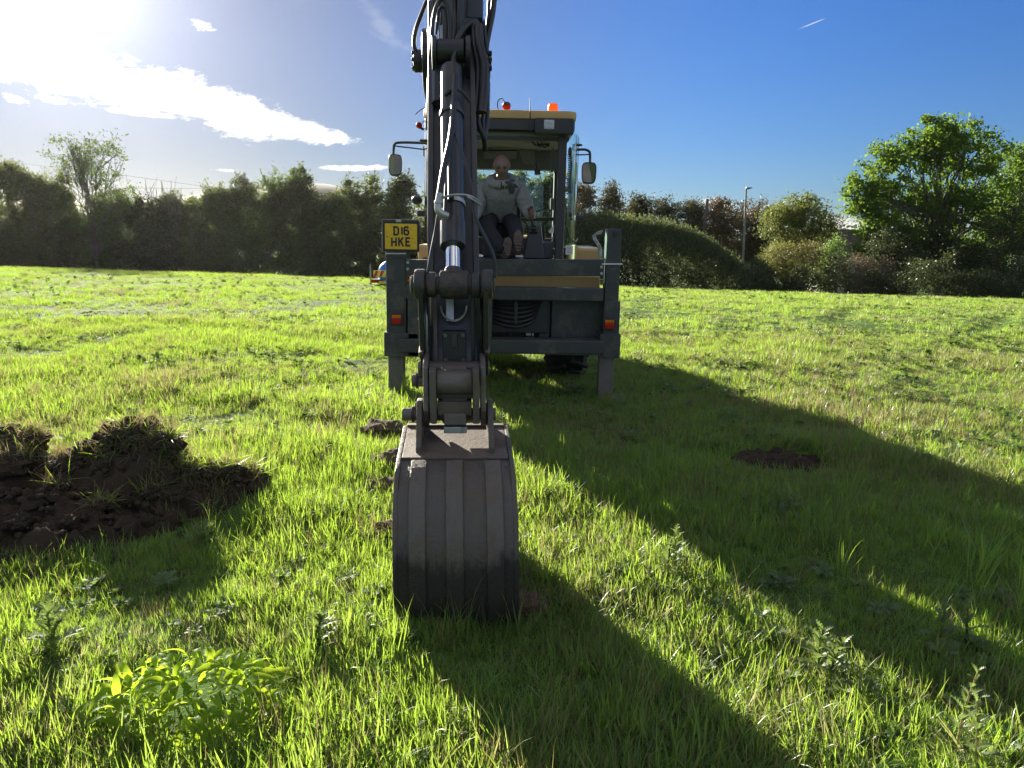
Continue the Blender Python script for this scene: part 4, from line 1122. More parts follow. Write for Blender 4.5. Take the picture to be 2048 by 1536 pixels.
dpr = part(aprism(MB(), dipp, -.118, .118), 'dipper_arm', 'dipper', bevel=.01)
for s in (-1, 1):   # flange strips standing proud of the front face
    fl = [(3.70, 1.40), (4.31, 2.46), (4.49, 2.80), (4.71, 3.26), (4.75, 3.25), (4.53, 2.78), (4.35, 2.44), (3.76, 1.38)]
    part(aprism(MB(), fl, s * .096, s * .124), 'flange_strip', 'dipper', dpr, .004)
    part(aprism(MB(), [(3.62, 1.0), (3.60, 1.33), (3.64, 1.36), (3.69, 1.36), (3.67, 1.0), (3.66, .92), (3.63, .92)], s * .080, s * .098), 'guide_rail', 'steel' if s < 0 else 'dipper', dpr, .003)
# nose opening with pale plate, ring edge, bolted cover
ringp = []
for i in range(15):
    an = math.pi * (1 + i / 14); ringp.append((.062 * math.cos(an), .072 * math.sin(an)))
zc_ = 1.255
part(MB().tube([AP(q[0], 3.655, zc_ + q[1]) for q in ringp], .005, 6), 'opening_edge', 'fitting', dpr, 0)
part(aprism(MB(), [(3.668, 1.18), (3.70, 1.31), (3.72, 1.31), (3.69, 1.18)], -.038, 0.0), 'inner_tube', 'fitting', dpr, .004)
part(aprism(MB(), [(3.632, .985), (3.636, 1.135), (3.665, 1.14), (3.660, .98)], -.055, .055), 'cover_plate', 'black', dpr, .004)
for s in (-1, 1):
    for z in (1.0, 1.118): part(MB().cyl(AP(s * .042, 3.634, z), AP(s * .042, 3.618, z), .011, n=6), 'bolt', 'steel', dpr, .002)
part(aprism(MB(), [(3.622, 1.06), (3.624, 1.125), (3.64, 1.125), (3.638, 1.06)], -.014, .014), 'grease_channel', 'dipper', dpr, .003)
# bucket ram
r0, r1 = Vector((3.545, 1.38)), Vector((4.24, 2.50))
def RP(s, k): q = r0.lerp(r1, k); return AP(s, q.x, q.y)
ram = part(MB().cyl(RP(0, .155), RP(0, .93), .0545, n=28), 'bucket_ram', 'dipper', None, .004)
part(MB().cyl(RP(0, .135), RP(0, .24), .0595, n=28), 'ram_gland', 'dipper', ram, .006)
part(MB().cyl(RP(0, .0), RP(0, .17), .034, n=24), 'ram_rod', 'chrome', ram, 0)
part(MB().cyl(RP(0, -.01), RP(0, .045), .041, n=20), 'rod_eye', 'greasy', ram, .008)
part(apin(MB(), 4.25, 2.52, .06, -.07, .07), 'ram_eye', 'black', ram, .008)
for s in (-1, 1): part(aprism(MB(), stadium(4.25, 2.52, 4.42, 2.42, .075, .09), s * .075, s * .10), 'ram_bracket', 'dipper', dpr, .006)
part(MB().cyl(RP(-.01, .27), RP(-.07, .255), .016, n=10), 'ram_port', 'fitting', ram, .003)
for k, dy in ((.70, 0), (.30, 0)):   # clips round the barrel
    c = RP(0, k); ax = (RP(0, k + .02) - c).normalized()
    part(MB().lathe(c, ax, [(0, .056), (0, .062), (.022, .062), (.022, .056), (0, .056)], 24), 'hose_clip', 'fitting' if k < .5 else 'frame', ram, 0)
# cross pin and its bosses
cz, cy = 1.362, 3.545
pin = part(apin(MB(), cy, cz, .043, -.19, .19), 'linkage_pin', 'greasy', None, .006)
for s0, s1, r in ((-.175, -.125, .072), (-.06, .07, .066), (.085, .125, .06), (.13, .182, .07), (-.12, -.075, .058)):
    part(apin(MB(), cy, cz, r, s0, s1), 'pin_boss', 'greasy', pin, .012)
part(apin(MB(), cy, cz, .035, -.195, -.188), 'pin_washer', 'fitting', pin, .002)
HP = (3.60, .975)         # link foot on the hitch
for s in (-1, 1):
    lk = part(aprism(MB(), stadium(cy, cz, *HP, .068, .05), s * .148 - .012, s * .148 + .012), 'tipping_link', 'black', None, .005)
    part(aprism(MB(), stadium(cy + .06, cz - .06, 3.70, .93, .045, .045), s * .118 - .008, s * .118 + .008), 'inner_link', 'dipper', None, .004)
    pts = [AP(s * .132, 3.60, 1.30), AP(s * .128, 3.585, 1.2), AP(s * .130, 3.59, 1.10), AP(s * .135, 3.62, 1.03)]
    part(MB().tube(smooth_path(pts, 6), .007, 8), 'grease_hose', 'fitting' if s < 0 else 'rubber', None, 0)

# --- quick hitch
hit = part(aprism(MB(), [(3.44, .965), (3.50, 1.0), (3.62, .965), (3.70, .9), (3.72, .8), (3.6, .72), (3.48, .72), (3.44, .80)], -.06, .06), 'quick_hitch', 'steel', None, .012)
for s in (-1, 1):
    part(aprism(MB(), [(3.47, .72), (3.40, .80), (3.42, 1.0), (3.47, 1.03), (3.56, 1.045), (3.72, .98), (3.78, .86), (3.66, .72)], s * .118, s * .142), 'hitch_side_plate', 'steel', hit, .006)
    part(aprism(MB(), [(3.38, .83), (3.375, .99), (3.42, 1.0), (3.50, .985), (3.50, .74), (3.40, .74)], s * .082, s * .112), 'hitch_lug', 'steel', hit, .006)
    part(aprism(MB(), [(3.55, 1.02), (3.50, 1.055), (3.58, 1.075), (3.66, 1.05), (3.68, 1.0)], s * .142, s * .165), 'hitch_ear', 'steel', hit, .006)
part(aprism(MB(), disc(3.455, .925, .058), -.08, .08), 'hitch_barrel', 'steel', hit, .006)
part(aprism(MB(), [(3.43, .852), (3.43, .872), (3.47, .872), (3.47, .852)], -.098, .098), 'hitch_latch', 'black', hit, .003)
part(aprism(MB(), [(3.42, .775), (3.42, .84), (3.52, .84), (3.52, .775)], -.078, .078), 'hitch_hook', 'rust', hit, .006)
part(aprism(MB(), [(3.40, .735), (3.40, .79), (3.47, .79), (3.47, .735)], -.05, .052), 'hitch_wedge', 'steel', hit, .006)
part(aprism(MB(), [(3.42, .690), (3.42, .722), (3.47, .722), (3.47, .690)], -.052, .055), 'hitch_stop', 'fitting', hit, .005)
part(apin(MB(), 3.60, .965, .034, -.172, .165), 'hitch_pin', 'steel', hit, .005)
for y, z, r, e in ((3.62, .90, .03, -.205), (3.50, .80, .022, -.185)):
    q = part(apin(MB(), y, z, r, e, -.14), 'pin_end', 'steel', hit, .004)
    part(apin(MB(), y, z, r * 1.3, e + .02, e + .032), 'pin_collar', 'black', hit, .003)

# --- bucket
outer = [(3.66, .655), (3.44, .635), (3.22, .615), (3.12, .59), (3.03, .54), (2.965, .47), (2.92, .38), (2.90, .28), (2.895, .16), (2.91, .04), (2.97, -.055), (3.16, -.08), (3.45, -.09), (3.80, -.06)]
def inset(prof, d):
    o = []
    for i, q in enumerate(prof):
        a = Vector(prof[max(0, i - 1)]); b = Vector(prof[min(len(prof) - 1, i + 1)]); t_ = (b - a).normalized(); o.append((q[0] - t_.y * -d * -1 if False else q[0] + (-t_.y) * -d, q[1] + t_.x * -d))
    return o
inner = inset(outer, -.018)
if inner[7][0] < outer[7][0]: inner = inset(outer, .018)
bk = part(aprism(MB(), outer + inner[::-1], -.243, .243), 'bucket', 'bucket', None, .004)
for s in (-1, 1):
    sp = [(q[0] - .004 if i > 2 else q[0], q[1] + (.014 if i < 4 else 0)) for i, q in enumerate(outer)]
    part(aprism(MB(), sp, s * .236, s * .256), 'bucket_side_plate', 'bucket', bk, .005)
for s0, s1 in ((-.190, -.122), (-.038, .032), (.128, .196)):
    pr = outer[2:12]; ou = inset(pr, .013) if inset(pr, .013)[5][0] < pr[5][0] else inset(pr, -.013)
    part(aprism(MB(), ou + [(q[0] + .002, q[1]) for q in pr[::-1]], s0, s1), 'wear_strip', 'bucketwear', bk, .004)
part(aprism(MB(), [(3.67, .657), (3.245, .619), (3.245, .629), (3.67, .668)], -.234, .234), 'bucket_deck', 'rust', bk, .003)
part(aprism(MB(), [(3.68, .66), (3.64, .66), (3.64, .676), (3.68, .676)], -.236, .236), 'deck_lip', 'rust', bk, .004)
for s in (-1, 1):
    ear = [(3.30, .625), (3.30, .66), (3.38, .73), (3.42, .80), (3.47, .835), (3.55, .83), (3.62, .78), (3.67, .66)]
    part(aprism(MB(), ear, s * .150, s * .176), 'bucket_ear', 'bucket', bk, .006)
    part(apin(MB(), 3.49, .765, .055, s * .12, s * .149), 'pin_bush', 'bucket', bk, .006)
bp_ = part(apin(MB(), 3.49, .765, .030, -.178, .19), 'bucket_pin', 'rust', bk, .004)
part(apin(MB(), 3.49, .765, .03, -.245, -.180), 'pin_end', 'steel', bp_, .006)
part(apin(MB(), 3.49, .765, .04, -.20, -.188), 'pin_collar', 'black', bp_, .004)
for i in range(4):
    s = -.2 + i * .133; part(aprism(MB(), [(3.76, -.085), (3.76, -.045), (3.93, -.05), (3.95, -.07)], s - .03, s + .03), 'bucket_tooth', 'steel', bk, .004)

# --- hoses along the arm
def hose(name, pts, r, mat='rubber', lab=None):
    return part(MB().tube(smooth_path([L(*q) for q in pts], 7), r, 10), name, mat, None, 0, lab)
hose('hydraulic_hose', [(868, -40, 4.9), (850, 10, 4.75), (834, 52, 4.68), (828, 82, 4.64), (832, 104, 4.62), (844, 123, 4.62)], .0125)
hose('hydraulic_hose', [(992, -40, 4.9), (986, 20, 4.8), (979, 58, 4.75), (973, 90, 4.72), (967, 140, 4.7), (960, 190, 4.6)], .0165)
hose('hydraulic_hose', [(980, -40, 5.0), (978, 20, 4.95), (974, 60, 4.85), (966, 100, 4.8)], .0125)
hose('hydraulic_hose', [(862, 240, 4.35), (859, 170, 4.4), (862, 90, 4.32), (868, 30, 4.32), (878, 3, 4.33), (889, 2, 4.33), (898, 25, 4.32), (900, 70, 4.28), (896, 110, 4.24), (894, 180, 4.2), (893, 260, 4.05), (889, 330, 3.85)], .0105)
hose('hydraulic_hose', [(873, 70, 4.36), (877, 25, 4.36), (884, 14, 4.36), (891, 22, 4.36), (893, 60, 4.33), (890, 90, 4.3)], .008)
hose('hydraulic_hose', [(902, 400, 3.62), (901, 330, 3.78), (904, 240, 3.95), (905, 185, 4.06), (907, 120, 4.18), (915, 78, 4.26), (932, 52, 4.32), (948, 44, 4.36), (958, 56, 4.38), (960, 100, 4.36), (962, 140, 4.4)], .0155)
hose('hydraulic_hose', [(879, 396, 3.56), (882, 372, 3.60), (889, 332, 3.68), (899, 290, 3.78), (905, 250, 3.88), (908, 200, 3.98), (910, 150, 4.1)], .0150)
hose('hydraulic_hose', [(876, 428, 3.60), (870, 465, 3.58), (862, 505, 3.53), (857, 535, 3.50), (855, 548, 3.5)], .0065)
hose('hydraulic_hose', [(910, 265, 3.86), (922, 300, 3.76), (935, 340, 3.68), (943, 380, 3.62), (950, 430, 3.56), (968, 470, 3.52), (983, 500, 3.5), (990, 530, 3.5), (989, 556, 3.5)], .0078)
hose('hydraulic_hose', [(966, 135, 4.45), (958, 180, 4.35), (955, 220, 4.3), (958, 250, 4.28), (968, 278, 4.3), (970, 300, 4.35)], .014)
hose('hydraulic_hose', [(975, 160, 4.7), (970, 200, 4.6), (966, 240, 4.55), (968, 270, 4.5), (972, 295, 4.5)], .012)
hose('hydraulic_hose', [(976, 165, 4.8), (975, 200, 4.75), (974, 240, 4.7), (969, 275, 4.65)], .014)
hose('hydraulic_hose', [(965, 40, 4.7), (972, 90, 4.7), (976, 140, 4.7), (972, 190, 4.65)], .014)
hose('hydraulic_hose', [(909, -30, 4.4), (908, 20, 4.38), (906, 70, 4.3), (905, 120, 4.22)], .017)
hose('hydraulic_hose', [(858, 135, 4.5), (858, 190, 4.45), (856, 230, 4.4), (862, 246, 4.38)], .012)
hose('hydraulic_hose', [(866, 110, 4.55), (865, 170, 4.45), (866, 230, 4.35), (867, 300, 4.2)], .010)
a, b = L(880, 386, 3.555), L(876, 412, 3.548)
ft = part(MB().cyl(a, b, .017, n=8), 'hose_fitting', 'fitting', None, .004)
part(MB().cyl(L(877, 402, 3.55), L(876.5, 408, 3.549), .021, n=6), 'union_nut', 'fitting', ft, .003)
part(MB().tube(smooth_path([L(876, 411, 3.548), L(877, 422, 3.545), L(885, 428, 3.55), L(895, 432, 3.56)], 5), .0165, 10), 'elbow', 'fitting', ft, 0)
part(MB().tube(smooth_path([L(884, 396, 3.56), L(905, 390, 3.56), L(930, 390, 3.57), L(950, 397, 3.60), L(962, 410, 3.66)], 5), .0055, 8), 'steel_pipe', 'fitting', None, 0)
part(MB().tube(smooth_path([L(934, 393, 3.57), L(950, 402, 3.58), L(960, 411, 3.62)], 5), .005, 8), 'steel_pipe', 'fitting', None, 0)
part(MB().bar(L(888, 190, 4.04), L(903, 178, 4.04), .022, .016), 'hose_clip', 'frame', None, .004)
part(MB().tube(smooth_path([L(900, 180, 4.03), L(912, 178, 4.03), L(926, 186, 4.04), L(939, 203, 4.08)], 5), .008, 6), 'strap', 'frame', None, 0)
for q0, q1, rr in ((953, 968, .02), (945, 958, .013), (960, 975, .015)):
    hose('hydraulic_hose', [(q0, 50, 4.36), (q0 + 3, 90, 4.3), (q1 - 3, 130, 4.28), (q1 - 4, 180, 4.25), (q1 - 8, 225, 4.2)], rr)
hose('hydraulic_hose', [(912, 100, 4.2), (898, 150, 4.12), (897, 230, 4.0), (896, 300, 3.88), (893, 360, 3.75), (890, 430, 3.62)], .009)
# upper-left side: crowd ram end above the pivot, cover plate
part(aprism(MB(), stadium(4.9, 2.55, 4.74, 3.3, .12, .1), .13, .16), 'dipper_side_plate', 'dipper', dpr, .006)
part(MB().cyl(L(876, 100, 4.36), L(876, 20, 4.40), .022, n=14), 'steel_tube', 'chrome', None, 0)
part(MB().cyl(L(884, 96, 4.33), L(884, 52, 4.36), .012, n=10), 'steel_tube', 'fitting', None, 0)
part(MB().cyl(L(880, 92, 4.36), L(879, 210, 4.20), .045, n=16), 'valve_body', 'dipper', None, .01)
part(pbox(917, 930, -20, 62, 4.36, .05), 'tail_plate', 'dipper', dpr, .005)
part(pbox(926, 956, 36, 52, 4.34, .10), 'tail_bracket', 'dipper', dpr, .008)
part(pbox(932, 966, -20, 36, 4.42, .10), 'tail_block', 'dipper', dpr, .01)

# --- cab
YR = 7.95
cabx0, cabx1 = L(848, 400, YR).x, L(1134, 400, YR).x
zf = L(1000, 517, YR).z; zr0 = L(1000, 262, YR).z; zt = L(1000, 229, YR).z
yR = YR - 9.0; yF = 9.75 - 9.0
cab = part(MB().box((cabx0 - .02, yR + .02, zf - .14), (cabx1 + .02, yF, zf)), 'cab', 'cab', None, .02)
# pillars
part(pbox(1110, 1135, 262, 520, YR, .12), 'cab_pillar', 'cab', cab, .012)
part(pbox(866, 886, 262, 520, YR, .12), 'cab_pillar', 'cab', cab, .012)
xr, xl = L(1134, 400, YR).x, L(866, 400, YR).x
xr2, xl2 = xr + .13, xl - .13
for x in (xr2, xl2):
    part(MB().box((x - .012, yR + .5, zf), (x + .012, yR + .58, zr0 + .02)), 'cab_pillar', 'cab', cab, .012)
fx0, fx1 = -.60, .575
for x in (fx0, fx1): part(MB().bar((x, yF - .06, zf - .1), (x, yF - .06, zr0), .06, .08, (0, 1, 0)), 'cab_pillar', 'cab', cab, .012)
# side glass, curved rear quarter glass, front glass
def quad(a, b, c, d, th=.006):
    a, b, c, d = map(Vector, (a, b, c, d)); n = (b - a).cross(d - a).normalized() * th; return MB().ext([a, b, c, d], n)
for sgn, xa, xb in ((1, xr + .004, xr2), (-1, xl - .004, xl2)):
    mb = MB(); pts = []
    for i in range(9):
        s = i / 8; pts.append(Vector((xa + (xb - xa) * math.sin(s * math.pi / 2), yR + .02 + .47 * (1 - math.cos(s * math.pi / 2)), 0)))
    mb.v = [p_ + Vector((0, 0, zf - .02)) for p_ in pts] + [p_ + Vector((0, 0, zr0)) for p_ in pts]
    mb.f = [(i, i + 1, 9 + i + 1, 9 + i) for i in range(8)]
    part(mb, 'quarter_window', M['glassg'], cab, 0)
    part(quad((xb, yR + .58, zf), (xb, yF - .1, zf), (xb, yF - .1, zr0), (xb, yR + .58, zr0)), 'side_window', M['glass'], cab, 0)
part(quad((fx0 + .04, yF - .05, zf + .25), (fx1 - .04, yF - .05, zf + .25), (fx1 - .04, yF - .05, zr0 - .06), (fx0 + .04, yF - .05, zr0 - .06)), 'windscreen', M['glass'], cab, 0)
part(MB().bar(L(960, 441, 9.6), L(1112, 438, 9.6), .05, .045), 'dash_rail', 'cab', cab, .008)
part(MB().box((fx0, yF - .10, zf - .1), (fx1, yF + .02, zf + .20)), 'front_bulkhead', 'cab', cab, .02)
# roof: yellow cap, dark rear fascia, lining, rear lamp pod
def rounded(x0, x1, y0, y1, r, n=6):
    o = []
    for cx_, cy_, a0 in ((x1 - r, y1 - r, 0), (x0 + r, y1 - r, 90), (x0 + r, y0 + r, 180), (x1 - r, y0 + r, 270)):
        for i in range(n + 1): an = R(a0 + 90 * i / n); o.append((cx_ + r * math.cos(an), cy_ + r * math.sin(an)))
    return o
rx0, rx1, ry0, ry1 = L(846, 250, YR - .05).x, L(1153, 250, YR - .05).x, yR - .1, yF + .12
rf = part(MB().ext([(a, b, zt - .05) for a, b in rounded(rx0, rx1, ry0, ry1, .10)], (0, 0, .085)), 'cab_roof', 'roofyellow', None, .025)
part(MB().ext([(a, b, zr0 + .005) for a, b in rounded(rx0 + .012, rx1 - .012, ry0 + .015, ry1 - .012, .09)], (0, 0, zt - .052 - zr0)), 'roof_fascia', 'cab', rf, .01)
part(MB().box((rx0 + .1, ry0 + .1, zr0 - .012), (rx1 - .1, ry1 - .1, zr0 + .003)), 'roof_lining', 'trim', rf, .004)
part(MB().box((xl, yR, zr0 - .045), (xr, yR + .05, zr0 + .004)), 'header_rail', 'trim', rf, .006)
part(MB().box((xl, yR + .02, zr0 - .085), (xr, yR + .04, zr0 - .05)), 'window_channel', 'cab', rf, .004)
# hatch of bright sky through the roof front, visor
part(quad(L(966, 302, 9.3), L(1034, 302, 9.3), L(1032, 318, 9.45), L(966, 318, 9.45), .02), 'sun_visor', 'cab', rf, .004)
part(MB().box((fx0, yF - .12, zr0 - .24), (fx1, yF + .02, zr0)), 'front_header', 'trim', rf, .02)
# rear work lamp in its pod
c = L(1098, 250, YR - .13); pod = part(MB().box((c.x - .14, c.y - .02, c.z - .085), (rx1 - .03, c.y + .12, c.z + .065)), 'lamp_pod', 'black', rf, .02)
part(MB().box((c.x - .05, c.y - .04, c.z - .045), (c.x + .05, c.y - .015, c.z + .045)), 'work_lamp', 'clear', rf, .012)
for i in (-1, 1):
    for j in (-1, 1): a = c + Vector((i * .022, -.041, j * .02)); part(MB().cyl(a, a + Vector((0, -.008, 0)), .016, n=12), 'lamp_reflector', 'clear', rf, .003)
part(pbox(1088, 1092, 245, 255, YR - .16, .02), 'lamp_bracket', 'black', rf, .003)
a = L(1011, 257, YR - .12); part(MB().cyl(a, a + Vector((0, -.02, 0)), .012, n=10), 'fascia_plug', 'black', rf, .002)
part(pbox(1138, 1148, 249, 262, YR - .09, .02), 'roof_vent', 'black', rf, .003)
# beacon, red lamps, aerial
a = L(1105.5, 232, 8.1); bc = part(MB().lathe(a + Vector((0, 0, -.02)), (0, 0, 1), [(-.02, 0), (-.02, .062), (.025, .062), (.03, .055), (.03, 0)], 20), 'beacon', 'black', None, 0)
part(MB().lathe(a + Vector((0, 0, .006)), (0, 0, 1), [(0, 0), (0, .053), (.09, .050), (.108, .044), (.114, .03), (.114, 0)], 20), 'beacon_lens', 'orange', bc, 0)
def redlamp(px, py, y, r, mount):
    c = L(px, py, y); l_ = part(MB().ell(c + Vector((0, 0, r * .35)), (r, r, r * .75), 14, 8), 'marker_lamp', 'black', None, 0)
    part(MB().lathe(c + Vector((0, 0, -r * .75)), (0, 0, 1), [(0, 0), (0, r * .72), (r * .3, r * .97), (r * 1.0, r * 1.02), (r * 1.0, 0)], 16), 'red_lens', 'red', l_, 0)
    m = L(*mount, y); part(MB().cyl(c + Vector((0, 0, -r * .6)), m, .012, n=8), 'lamp_stalk', 'black', l_, 0)
    return l_, c
l_, c = redlamp(1013, 213, 8.05, .042, (1011, 229))
part(MB().tube(smooth_path([c + Vector((-.02, 0, .04)), c + Vector((-.05, 0, .075)), c + Vector((-.085, 0, .05)), c + Vector((-.085, 0, -.02)), c + Vector((-.05, 0, -.06))], 6), .005, 6), 'lamp_cable', 'rubber', l_, 0)
l_, c = redlamp(838.5, 251, 7.95, .03, (848, 259))
part(MB().tube(smooth_path([c + Vector((.03, 0, .02)), c + Vector((.055, 0, .05)), c + Vector((.08, 0, .03))], 6), .004, 6), 'lamp_cable', 'rubber', l_, 0)
part(MB().tube([L(1061, 262, YR - .15), L(1060.5, 236, YR - .15), L(1059.5, 195, YR - .15)], [.012, .006, .003], 6), 'aerial', 'black', None, 0)
part(MB().tube(smooth_path([L(858, 212, 7.9), L(846, 217, 7.9), L(838, 222, 7.9), L(831, 229, 7.9)], 4), .004, 6), 'aerial', 'black', None, 0)
# mirrors on their arms
def mirror(sgn, cpx, cpy, hw, hh, arm, arm2):
    mb = MB().tube(smooth_path([L(*q) for q in arm], 4), .013, 8)
    ma = part(mb, 'mirror_arm', 'black', None, 0)
    part(MB().tube([L(*q) for q in arm2], .007, 6), 'arm_brace', 'black', ma, 0)
    c = L(cpx, cpy, 8.35); yw = R(10) * sgn
    prof = [(math.copysign(abs(math.cos(t_)) ** .5, math.cos(t_)) * hw * (1 - .12 * math.sin(t_) * -1 * .6), math.copysign(abs(math.sin(t_)) ** .6, math.sin(t_)) * hh) for t_ in [2 * math.pi * i / 28 for i in range(28)]]
    ux, uy = math.cos(yw), math.sin(yw)
    P_ = [c + Vector((q[0] * ux, q[0] * uy, q[1])) for q in prof]
    sh = part(MB().ext(P_, Vector((-uy, ux, 0)) * .05), 'mirror_shell', 'black', ma, .014)
    n = Vector((uy, -ux, 0)); tl = -.05
    P2 = [c + (p_ - c) * .86 + n * (.012 + .009 * (p_ - c).z / hh) for p_ in P_]
    part(MB().ext(P2, n * .003), 'mirror_glass', 'mirror', ma, 0)
mirror(1, 790.5, 330, .072, .112, [(850, 286, 8.4), (812, 285, 8.38), (793, 286, 8.37), (788, 292, 8.36), (787, 310, 8.36)], [(848, 299, 8.4), (790, 292, 8.37)])
mirror(-1, 1177.5, 346, .078, .112, [(1150, 300, 8.4), (1168, 299, 8.38), (1177, 302, 8.37), (1180, 308, 8.36), (1180, 326, 8.36)], [(1150, 310, 8.4), (1178, 309, 8.37)])
part(pbox(846, 850, 292, 312, 8.38, .03), 'mirror_bracket', 'black', None, .006)
a = L(1155, 290, 8.2); part(MB().ell(a, (.055, .05, .014), 16, 6), 'blind_spot_mirror', 'black', None, 0)
part(MB().tube(smooth_path([L(1146, 300, 8.1), L(1146, 293, 8.12), L(1152, 290, 8.18)], 4), .005, 6), 'mirror_stalk', 'black', None, 0)
a = L(849, 281, 7.93); part(MB().box((a.x - .05, a.y, a.z - .012), (a.x + .09, a.y + .06, a.z + .012)), 'rain_lip', 'black', None, .005)
# small lamps and handles on the cab edges
a = L(834, 400, 8.3); part(MB().ell(a, (.06, .07, .05), 12, 8), 'side_lamp', 'black', None, 0)
a = L(843, 427, 7.95); part(MB().box((a.x - .05, a.y, a.z - .03), (a.x + .04, a.y + .07, a.z + .03)), 'side_lamp', 'black', None, .015)
a = L(1141, 429, 7.93); part(MB().ell(a, (.02, .02, .032), 10, 8), 'door_handle', 'black', cab, 0)
a = L(1158, 435, 8.0); part(MB().box((a.x - .04, a.y, a.z - .03), (a.x + .05, a.y + .07, a.z + .02)), 'side_lamp', 'black', None, .012)
a, b = L(1131, 509, YR - .01), L(1146, 491, YR - .01); 
part(MB().box((a.x, a.y - .004, a.z), (b.x, a.y, b.z)), 'white_sticker', 'white', cab, 0)
for i in range(4):
    q = a.z + (b.z - a.z) * (.2 + .2 * i); part(MB().box((a.x + .01, a.y - .006, q), (b.x - .012 - .01 * (i % 2), a.y - .0045, q + .004)), 'sticker_print', 'frame', cab, 0)
# curly radio cord
pts = []
for i in range(180):
    s = i / 179; px = 1139 + 1.5 * math.sin(s * 6); py = 308 + 78 * s; pp = L(px, py, YR + .03)
    pts.append(pp + Vector((.022 * math.cos(i * .75), .022 * math.sin(i * .75), 0)))
part(MB().tube(pts, .005, 5), 'curly_cord', 'rubber', cab, 0)
a = L(1140, 303, YR + .02); part(MB().ell(a, (.02, .02, .045), 10, 8), 'radio_handset', 'black', cab, 0)
pts = [L(1133, 452, YR), L(1140, 478, YR + .02), L(1150, 485, YR + .1), L(1157, 478, YR + .15)]
part(MB().tube(smooth_path(pts, 5), .01, 6), 'lamp_cable', 'rubber', cab, 0)
# inside: mirror panel, camera, consoles, levers, seat
part(quad(L(1038, 300, 8.9), L(1068, 300, 8.9), L(1072, 331, 8.95), L(1046, 328, 8.95), .03), 'inner_mirror', 'trim', cab, .008)
part(MB().cyl(L(1073, 325, 8.6), L(1074, 337, 8.6), .02, n=10), 'camera_mount', 'black', cab, 0)
part(pbox(1069, 1081, 337, 349, 8.55, .06), 'camera', 'black', cab, .008)
for k in range(3):
    part(MB().tube(smooth_path([L(1064 + 9 * k, 284, 8.5), L(1072 + 8 * k, 291 + 2 * k, 8.5), L(1085 + 6 * k, 288, 8.5), L(1098, 293 - 2 * k, 8.5)], 5), .01, 6), 'wiring', 'rubber', cab, 0)
part(MB().bar(L(1106, 295, 8.6), L(1103, 345, 8.6), .03, .02), 'inner_trim', 'trim', cab, .004)
co_ = L(1068, 517, 7.99)
con = part(MB().add([co_ + Vector(v) for v in ((-.11, 0, 0), (.12, 0, 0), (.12, .25, 0), (-.11, .25, 0), (-.055, .03, .33), (.065, .03, .33), (.065, .2, .33), (-.055, .2, .33))],
     [(3, 2, 1, 0), (4, 5, 6, 7), (0, 1, 5, 4), (1, 2, 6, 5), (2, 3, 7, 6), (3, 0, 4, 7)]), 'lever_console', 'cab', None, .015)
jb = L(1067, 456, 8.05)
part(MB().lathe(jb + Vector((0, 0, -.06)), (0, 0, 1), [(0, .05), (.02, .06), (.03, .04), (.05, .05), (.06, .032), (.08, .04), (.09, .02), (.1, .012)], 14), 'lever_gaiter', 'rubber', con, 0)
jt = L(1062, 418, 8.02)
part(MB().cyl(jb, jt + Vector((0, 0, -.06)), .011, n=8), 'lever_rod', 'black', con, 0)
part(MB().tube([jt + Vector((0, 0, -.08)), jt + Vector((0, 0, -.02)), jt + Vector((0, -.005, .025))], [.018, .024, .026], 10), 'lever_knob', 'black', con, .004)
c2 = part(pbox(1080, 1108, 484, 517, 8.02, .3), 'side_console', 'cab', None, .02)
a = L(1088, 480, 8.1); part(MB().cyl(a, L(1087, 452, 8.1), .012, .017, n=8), 'small_lever', 'black', c2, 0)
part(MB().tube(smooth_path([L(1078, 477, 8.05), L(1080, 486, 8.05), L(1092, 488, 8.05), L(1102, 484, 8.05), L(1106, 474, 8.05)], 4), .008, 6), 'grab_rail', 'fitting', c2, 0)
part(quad(L(1097, 462, 8.2), L(1108, 450, 8.2), L(1108, 466, 8.2), L(1100, 466, 8.2), .02), 'paper_card', 'white', c2, 0)
part(pbox(1100, 1109, 396, 420, 9.4, .05), 'front_lamp', 'trim', cab, .02)
part(MB().bar(L(1068, 424, 9.5), L(1108, 412, 9.5), .01, .012), 'wiper', 'black', cab, 0)
sb = L(1000, 450, 8.62)
st_ = part(MB().box((sb.x - .25, sb.y - .32, sb.z - .13), (sb.x + .25, sb.y + .22, sb.z + .0)), 'operator_seat', 'seat', None, .05)
part(MB().box((sb.x - .23, sb.y + .10, sb.z), (sb.x + .23, sb.y + .24, sb.z + .42)), 'seat_back', 'seat', st_, .05)
part(MB().box((sb.x - .18, sb.y - .2, zf), (sb.x + .18, sb.y + .2, sb.z - .13)), 'seat_base', 'cab', st_, .02)

